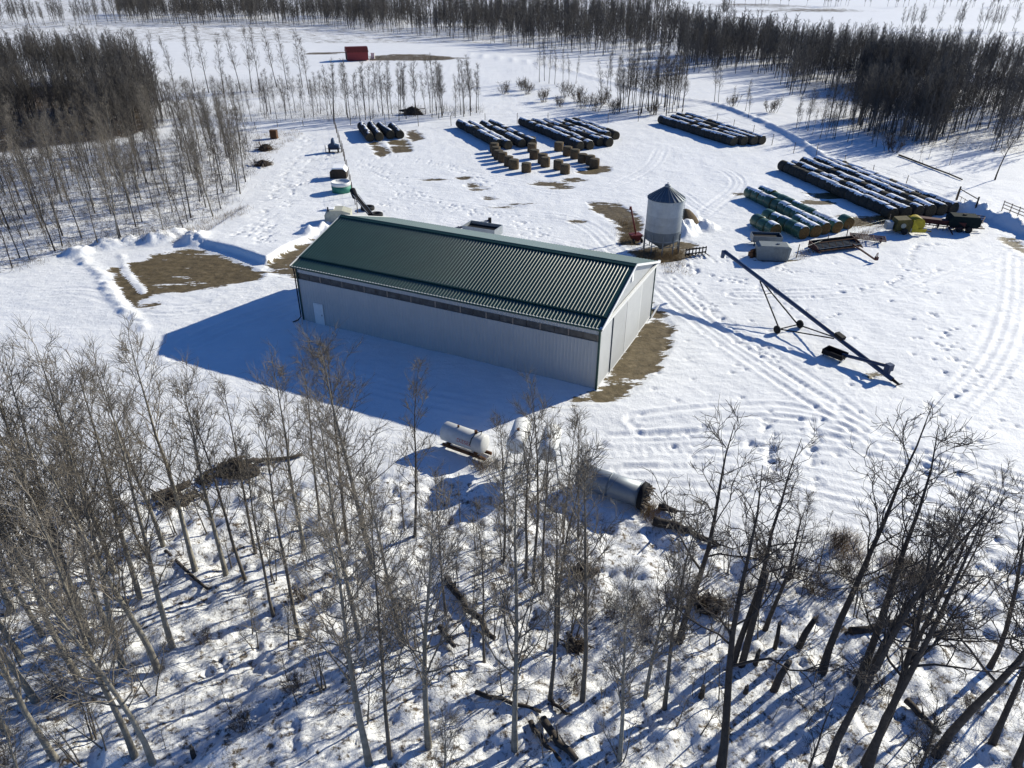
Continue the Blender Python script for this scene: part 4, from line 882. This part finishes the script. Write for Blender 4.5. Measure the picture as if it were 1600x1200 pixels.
# thin row behind the yard and the tall trees on the left of it
scatter([(500, 182), (600, 176), (745, 170), (748, 182), (600, 193), (500, 190)], 44, lambda p: tree('wood', p, RNG.uniform(8.5, 12.5), 'slim bare aspen in the row behind the back fence', 'row behind the back fence'), 1.2)
scatter([(235, 185), (380, 178), (510, 172), (510, 190), (380, 195), (240, 202)], 40, lambda p: tree('wood', p, RNG.uniform(6, 10), 'bare tree in the thin strip above the left wood', 'strip above the left wood'), 1.2)
for q in [(272, 160, 60), (300, 148, 45), (322, 150, 40), (345, 152, 55), (372, 148, 45), (390, 150, 42), (402, 145, 44), (428, 140, 42), (445, 143, 45), (468, 140, 48), (478, 150, 60), (250, 165, 55), (230, 170, 50), (215, 165, 48)]:
    g = G(q[0], q[1]); tree('wood', g, min(16, height_for(g, q[2])), 'tall slim tree standing against the far white field', 'tall trees against the far field')
for q in [(838, 128, 64), (846, 126, 60), (853, 130, 66), (862, 131, 70), (875, 134, 76), (884, 133, 80), (895, 128, 84), (935, 160, 90), (965, 170, 92), (985, 172, 70), (998, 175, 60), (1008, 172, 64), (1020, 170, 68), (1035, 165, 74), (1046, 173, 100), (1053, 172, 96), (1062, 165, 100), (1112, 156, 90), (1118, 158, 96), (950, 140, 85), (1140, 165, 130), (1160, 170, 120), (1165, 182, 135), (975, 150, 60)]:
    g = G(q[0], q[1]); tree('wood', g, min(15, height_for(g, q[2])), 'bare tree in the clump beside the far lane', 'clump beside the far lane')
scatter([(940, 150), (1000, 160), (1060, 150), (1066, 172), (1010, 182), (960, 178)], 40, lambda p: tree('wood', p, RNG.uniform(8, 13), 'bare tree in the clump beside the far lane', 'clump beside the far lane'), 1.)
for q in [(783, 146), (820, 146), (812, 140), (845, 158), (870, 166), (905, 168), (925, 172), (940, 160), (880, 150), (955, 176), (1140, 163), (1390, 232), (1200, 172), (1015, 178), (900, 158)]: tree('bush', G(*q), RNG.uniform(3.0, 4.6), 'dark bushy shrub in snow beside the far lane', 'shrubs beside the far lane')
tree('gnarl', G(1551, 274), 9.5, 'lone crooked tree beside the lane at right', None, var=0)
for q in [(1447, 242, 200), (1480, 251, 200), (1433, 246, 215), (1365, 224, 150), (1300, 212, 130), (1258, 200, 130), (1240, 196, 140), (1280, 190, 120)]:
    g = G(q[0], q[1]); tree('wood', g, min(13, height_for(g, q[2])), 'lone bare tree between the lane and right wood', 'lone trees above the lane')
scatter([(1225, 184), (1330, 202), (1430, 228), (1420, 236), (1320, 222), (1240, 206)], 26, lambda p: tree('wood', p, RNG.uniform(4, 8), 'thin young tree at the front of the right wood', 'young trees at the right wood edge'), 1.2)
# ------------------------------------------------------------------ woods that read as one mass
def far_tree(seed, H, nb, ntw, rt):
    r = np.random.default_rng(seed); T = TubeSet(); tr = branch(r, np.zeros(3), np.array([r.normal(0, .05), r.normal(0, .05), 1]), H, 5, .035, .03); T.add(tr, np.linspace(.0085*H, .02, 5), 5)
    for i in range(nb):
        t = .26+.72*(i+r.random())/nb; q, dd = lerp(tr, t); L = H*.25*(1.2-t)*r.uniform(.6, 1.3); br = branch(r, q, side_dir(r, dd, i*2.4, r.uniform(.45, .9)), L, 4, .14, .1); T.add(br, np.linspace(rt*1.25, rt*.6, 4), 3)
        for j in range(ntw):
            q2, d2 = lerp(br, r.uniform(.2, 1)); b2 = branch(r, q2, side_dir(r, d2, r.uniform(0, 6.3), r.uniform(.4, .95)), L*r.uniform(.25, .55), 3, .14, .1); T.add(b2, [rt*.7, rt*.5, rt*.25], 3)
    return T.arrays()
def library(name, n, seed, nb, ntw, rt):
    col_ = bpy.data.collections.new(name)
    for s in range(n):
        v, f = far_tree(seed+s, 11, nb, ntw, rt); o = bpy.data.objects.new(name+'_tree', mesh_np(name+'_tree', v, f, M['far_wood'], True)); col_.objects.link(o)
    return col_
FARA = library('wood_near', 7, 0, 26, 9, .026); FARB = library('wood_far', 7, 50, 22, 7, .05)
def wood(name, pix_list, label, lib, hr, seed):
    r = np.random.default_rng(seed); pts = []
    for pix, n in pix_list:
        poly = GL(pix); lo = np.min(poly, 0); hi = np.max(poly, 0)
        cand = r.uniform(lo, hi, (n*14, 2)); ok = cand[poly_sd(cand[:, 0], cand[:, 1], poly) > 0]
        den = fbm(ok[:, 0], ok[:, 1], 22, 2); pts.append(ok[den > -.28][:n])
    p = np.concatenate(pts); n = len(p); me = bpy.data.meshes.new(name); me.from_pydata([(q[0], q[1], hz(q[0], q[1])-.1) for q in p], [], [])
    for nm, val in (('size', r.uniform(*hr, n)/11), ('spin', r.uniform(0, 6.28, n))):
        a = me.attributes.new(nm, 'FLOAT', 'POINT'); a.data.foreach_set('value', val.astype(np.float32))
    me.materials.append(M['far_wood']); o = link(name, me); tag(o, label, 'woodland', None, 'stuff')
    ng = bpy.data.node_groups.new(name, 'GeometryNodeTree'); ng.interface.new_socket('Geometry', in_out='INPUT', socket_type='NodeSocketGeometry'); ng.interface.new_socket('Geometry', in_out='OUTPUT', socket_type='NodeSocketGeometry')
    A = ng.nodes.new; L = ng.links.new; gi = A('NodeGroupInput'); go = A('NodeGroupOutput'); ip = A('GeometryNodeInstanceOnPoints'); ci = A('GeometryNodeCollectionInfo')
    ci.inputs['Collection'].default_value = lib; ci.inputs['Separate Children'].default_value = True; ci.inputs['Reset Children'].default_value = True
    ip.inputs['Pick Instance'].default_value = True
    def named(nm):
        q = A('GeometryNodeInputNamedAttribute'); q.data_type = 'FLOAT'; q.inputs['Name'].default_value = nm; return q.outputs['Attribute']
    cx = A('ShaderNodeCombineXYZ'); L(named('spin'), cx.inputs[2]); er = A('FunctionNodeEulerToRotation'); L(cx.outputs[0], er.inputs[0])
    rv = A('FunctionNodeRandomValue'); rv.data_type = 'INT'; rv.inputs[4].default_value = 0; rv.inputs[5].default_value = 6
    L(gi.outputs[0], ip.inputs['Points']); L(ci.outputs[0], ip.inputs['Instance']); L(rv.outputs[2], ip.inputs['Instance Index']); L(er.outputs[0], ip.inputs['Rotation']); L(named('size'), ip.inputs['Scale']); L(ip.outputs[0], go.inputs[0])
    md = o.modifiers.new('trees', 'NODES'); md.node_group = ng
wood('right_woodland', [([(1062, 112), (1200, 112), (1260, 180), (1320, 200), (1410, 222), (1620, 236), (1660, 110), (1380, 88), (1240, 80), (1062, 78)], 1300), ([(1290, 150), (1340, 200), (1480, 225), (1450, 150), (1380, 110)], 420)], 'dense dark bare wood on the right beyond the lane', FARA, (8, 13), 1)
wood('ravine_woodland', [([(-60, 150), (190, 132), (240, 148), (255, 200), (200, 220), (0, 244), (-60, 252)], 520), ([(-40, 120), (180, 105), (230, 130), (60, 150), (-60, 150)], 260)], 'dense dark wood at the left behind the near trees', FARA, (8, 13), 2)
wood('far_woodland', [([(180, 44), (500, 45), (640, 57), (800, 73), (1000, 93), (1070, 99), (1240, 84), (1070, 44), (900, 30), (500, 26), (180, 26)], 1900), ([(100, -12), (1000, -12), (1070, 20), (1000, 34), (500, 30), (180, 30)], 1900), ([(-60, 40), (180, 36), (180, 46), (-60, 52)], 90), ([(1390, 34), (1640, 40), (1640, 46), (1400, 42)], 26), ([(1120, 22), (1150, 24), (1145, 30), (1122, 30)], 10), ([(1150, 4), (1640, 2), (1640, 6), (1150, 7)], 60), ([(-60, -4), (150, 2), (150, 10), (-60, 10)], 60)], 'far bare woodland band along the top', FARB, (9, 14), 3)
# underbrush and dry grass: uncountable
def brushmass(name, regions, label, matn, hr, rad, seed, per=5, spread=.35):
    r = np.random.default_rng(seed); T = TubeSet()
    for pix, n in regions:
        poly = GL(pix); lo = np.min(poly, 0); hi = np.max(poly, 0); c = r.uniform(lo, hi, (n*14, 2)); c = c[poly_sd(c[:, 0], c[:, 1], poly) > 0][:n]
        for p in c:
            z = hz(p[0], p[1])
            for k in range(per):
                h = r.uniform(*hr); d = np.array([r.normal(0, .45), r.normal(0, .45), 1]); b0 = np.array([p[0]+r.normal(0, spread), p[1]+r.normal(0, spread), z-.05])
                T.add(branch(r, b0, d, h, 2, .15, 0), [rad, rad*.4], 3)
    v, f = T.arrays(); tag(link(name, mesh_np(name, v, f, M[matn])), label, 'undergrowth', None, 'stuff')
brushmass('underbrush', [([(-40, 235), (210, 218), (395, 203), (405, 260), (372, 320), (250, 384), (130, 400), (0, 440)], 1500), ([(-60, 150), (190, 135), (255, 160), (255, 205), (200, 222), (0, 248), (-60, 250)], 2200), ([(240, 175), (510, 165), (745, 168), (748, 180), (510, 192), (240, 205)], 500), ([(250, 132), (500, 128), (500, 150), (250, 165)], 420), ([(1260, 170), (1320, 200), (1410, 222), (1620, 236), (1650, 110), (1380, 90), (1240, 100)], 1300)], 'tangled brown undergrowth on the floor of the woods', 'brush', (.7, 2.), .013, 5, 6, .6)
brushmass('woodland_brush', [([(-100, 800), (330, 790), (640, 745), (900, 790), (1010, 815), (1600, 870), (1650, 1210), (-100, 1210)], 1500), ([(930, 940), (1010, 930), (1040, 985), (960, 1000)], 60), ([(1150, 850), (1320, 850), (1320, 920), (1160, 940)], 120)], 'fine brushwood and stalks poking through the foreground snow', 'brush', (.3, 1.1), .006, 6, 4, .4)
brushmass('dry_grass', [([(1300, 830), (1345, 830), (1345, 870), (1300, 870)], 90), ([(1380, 860), (1470, 880), (1460, 920), (1390, 900)], 120), ([(985, 390), (1062, 386), (1062, 404), (1000, 408)], 260), ([(960, 340), (1000, 345), (990, 385), (965, 380)], 160), ([(230, 385), (385, 325), (392, 335), (300, 384)], 160), ([(395, 215), (460, 205), (470, 213), (400, 260)], 160), ([(1290, 340), (1400, 330), (1400, 345), (1300, 355)], 140), ([(1240, 395), (1380, 345), (1384, 350), (1245, 402)], 120), ([(740, 720), (770, 715), (780, 735), (745, 740)], 50), ([(1005, 785), (1030, 790), (1025, 815), (1005, 810)], 70), ([(1030, 400), (1060, 400), (1080, 430), (1040, 425)], 50)], 'tufts of dry brown grass standing in the snow', 'drygrass', (.25, .75), .011, 7, 7, .3)
# ------------------------------------------------------------------ logs, stumps, piles
def log(pa, pb, r, label, z=.12, m='bark_dark', snow=False):
    a, b_ = G(*pa), G(*pb); c = (a+b_)/2; n = 6; rr = np.random.default_rng(int(pa[0]*7+pa[1]))
    S = empty('fallen_log', (c[0], c[1], hz(*c)), 0, label, 'log', 'fallen logs'); pts = []
    for k in range(n): p = a+(b_-a)*k/(n-1); pts.append((p[0]-c[0]+rr.normal(0, .06), p[1]-c[1]+rr.normal(0, .06), r*.6+z+rr.normal(0, .03)))
    MB().tube(pts, [r*(1.1-.35*k/(n-1)) for k in range(n)], 9).build('trunk', M[m], S, True)
    for k in range(4):
        q = Vector(pts[1+k]); MB().tube([q, q+Vector((rr.normal(0, .4), rr.normal(0, .4), rr.uniform(.2, .7)))], [r*.35, r*.1], 5).build('broken_branch', M[m], S)
for q in [((700, 910), (745, 965), .2, 'dark fallen log with snow pointing at the centre trunks'), ((745, 965), (775, 1005), .17, 'short dark log continuing below the centre log'), ((690, 985), (715, 1015), .15, 'small leaning log left of the centre log'), ((750, 1085), (850, 1115), .11, 'thin pole lying across the snow at bottom centre'), ((850, 1130), (905, 1192), .19, 'thick dark log at the bottom centre edge'),
          ((830, 1130), (880, 1190), .12, 'thin dark log left of the thick bottom log'), ((865, 1095), (898, 1118), .09, 'small stick above the bottom logs'), ((1420, 1095), (1470, 1145), .16, 'short log at the lower right snow'), ((1020, 816), (1085, 832), .3, 'thick brown snow-topped log near the steel cylinder'), ((1070, 825), (1125, 850), .2, 'brown split log right of the thick log'),
          ((1030, 792), (1062, 803), .2, 'grey log stacked behind the thick brown log'), ((400, 730), (475, 716), .15, 'long pole right of the dark brush pile'), ((240, 790), (300, 765), .28, 'thick brown log left of the brush pile'), ((262, 870), (330, 930), .1, 'leaning thin pole among the left aspens'), ((1330, 985), (1460, 960), .2, 'fallen trunk behind the big right trees'), ((1400, 238), (1500, 275), .14, 'long fallen pole in snow above the lane')]: log(*q)
for bx, by, h, r, lx, lab in [(1213, 1076, 2.1, .17, .18, 'leaning broken stump right of the big dark tree'), (1251, 1010, 2.1, .16, .2, 'tall broken stump beside its fallen piece'), (1215, 1008, 1.9, .11, -.05, 'thin upright dead stem beside the dark sapling'), (1100, 1088, .7, .13, .02, 'small black pointed stump left of the big dark tree'), (1170, 1078, .4, .12, 0, 'tiny round stump right of the big dark tree'), (1184, 1036, .9, .12, .02, 'short dark stump behind the big dark tree'), (1163, 1036, 6.5, .16, .02, 'dead trunk snapped off at the top beside dark trees'), (308, 1185, .7, .11, .02, 'small black stump at lower left')]:
    g = G(bx, by); S = empty('tree_stump', (g[0], g[1], hz(*g)), 0, lab, 'stump', 'broken stumps')
    MB().tube([(0, 0, -.15), (lx*h*.3, 0, h*.5), (lx*h, .03, h)], [r*1.15, r, r*.8], 9).build('trunk', M['bark_dark'], S, True)
    sp = MB()
    for k in range(6): a = k*1.05; sp.bar((lx*h+r*.5*cos(a), r*.5*sin(a), h-.03), (lx*h+r*.4*cos(a), r*.4*sin(a), h+RNG.uniform(.05, .3)), r*.4)
    sp.build('splinter', M['wood_grey'], S)
def pile(name, px, py, rx, ry, h, n, label, cat, mats=('bark_dark', 'brush'), nl=7):
    g = G(px, py); S = empty(name, (g[0], g[1], hz(*g)), 0, label, cat); r = np.random.default_rng(int(px))
    core = MB(); k = 12; prof = [(1, 0), (.85, .35), (.6, .7), (.3, .92), (.05, 1)]
    vs = [(rx*.8*q*cos(2*pi*j/k)*(1+r.normal(0, .1)), ry*.8*q*sin(2*pi*j/k)*(1+r.normal(0, .1)), h*.75*z*(1+r.normal(0, .08))) for q, z in prof for j in range(k)]
    core.add(vs, [(i*k+j, i*k+(j+1) % k, (i+1)*k+(j+1) % k, (i+1)*k+j) for i in range(4) for j in range(k)]+[tuple(range(4*k, 5*k))]).build('mound', M['wood_dark'], S)
    T = TubeSet()
    for i in range(n):
        a = r.uniform(0, 6.3); q = r.uniform(0, 1)**.6; p = np.array([rx*q*cos(a), ry*q*sin(a), h*(1-q)*r.uniform(.3, 1)]); L = r.uniform(.6, 2.2); d = np.array([r.normal(), r.normal(), r.normal(0, .35)])
        T.add(branch(r, p-unit(d)*L/2, d, L, 4, .2, .0), np.linspace(r.uniform(.015, .04), .008, 4), 4)
    v, f = T.arrays(); link('branches', mesh_np('branches', v, f, M[mats[1]]), S)
    for i in range(nl):
        a = r.uniform(0, 6.3); p = Vector((rx*.7*cos(a)*r.random(), ry*.7*sin(a)*r.random(), h*r.uniform(.2, .6))); d = Vector((r.normal(), r.normal()*.4, .1)).normalized()*r.uniform(.4, .8)*max(rx, .9)
        MB().tube([p-d, p+d], [.12, .08], 7).build('log', M[mats[0]], S, True)
pile('brush_pile', 372, 742, 1.9, 1.1, 1.5, 130, 'dark brush pile in front of the shed shadow', 'brush pile')
pile('wood_pile', 272, 788, 1.5, .8, .9, 60, 'brown heap of old boards left of the brush pile', 'wood pile')
pile('brush_pile', 640, 180, 3.0, 1.4, 2.2, 110, 'black tangled brush pile under the row behind fence', 'brush pile')
pile('scrap_pile', 412, 238, 1.8, 2.0, 1.3, 80, 'rusty scrap and brush heap at the wood edge', 'scrap', ('rust', 'brush'))
pile('scrap_pile', 408, 262, 1.8, 1.6, 1.1, 80, 'heap of old poles below the rusty scrap heap', 'scrap', ('wood_grey', 'brush'))
pile('brush_pile', 1110, 945, 1.0, .7, .9, 60, 'rounded dark root clump left of the big dark tree', 'brush pile')
pile('brush_pile', 915, 895, .9, .6, .7, 50, 'dark brush clump behind the centre poplars', 'brush pile')
pile('brush_pile', 905, 1010, .6, .5, .5, 40, 'small dark brush clump among the centre poplars', 'brush pile')
g = G(287, 700, 6.5); tb = G(356, 902); hN = 6.6
S = empty('bird_nest', (tb[0]+.15, tb[1], 6.9), 0, 'large dark stick nest high in a left aspen', 'nest'); r = np.random.default_rng(5); T = TubeSet()
for i in range(90):
    a = r.uniform(0, 6.3); p = np.array([.3*cos(a), .3*sin(a), r.uniform(-.15, .2)]); d = np.array([-sin(a)+r.normal(0, .5), cos(a)+r.normal(0, .5), r.normal(0, .3)]); T.add(branch(r, p-unit(d)*.25, d, .5, 3, .2, 0), [.02, .018, .01], 4)
v, f = T.arrays(); link('sticks', mesh_np('sticks', v, f, M['twig_dark']), S)
S = empty('grain_pile', at(1066, 352), 0, 'brown spoiled grain pile half under snow behind the grain bin', 'grain pile')
k = 20; r = np.random.default_rng(9); prof = [(1, -.1), (.8, .25), (.5, .62), (.25, .9), (.04, 1)]
MB().add([(1.9*q*cos(2*pi*j/k)*(1+r.normal(0, .05)), 1.9*q*sin(2*pi*j/k)*(1+r.normal(0, .05)), 1.5*z) for q, z in prof for j in range(k)], [(i*k+j, i*k+(j+1) % k, (i+1)*k+(j+1) % k, (i+1)*k+j) for i in range(4) for j in range(k)]+[tuple(range(4*k, 5*k))]).build('mound', M['hay_brown'], S, True)

# ------------------------------------------------------------------ labels for small groups: order from the left
by = {}
for o in C.objects:
    if o.parent is None and 'label' in o and 'group' in o: by.setdefault((o['group'], o['label']), []).append(o)
for (gname, lab), L in by.items():
    if 1 < len(L) <= 69 and len(lab.split()) <= 13:
        for k, o in enumerate(sorted(L, key=lambda o: P(*o.location)[0])): o['label'] = '%s, %s from left' % (lab, ORD[k])
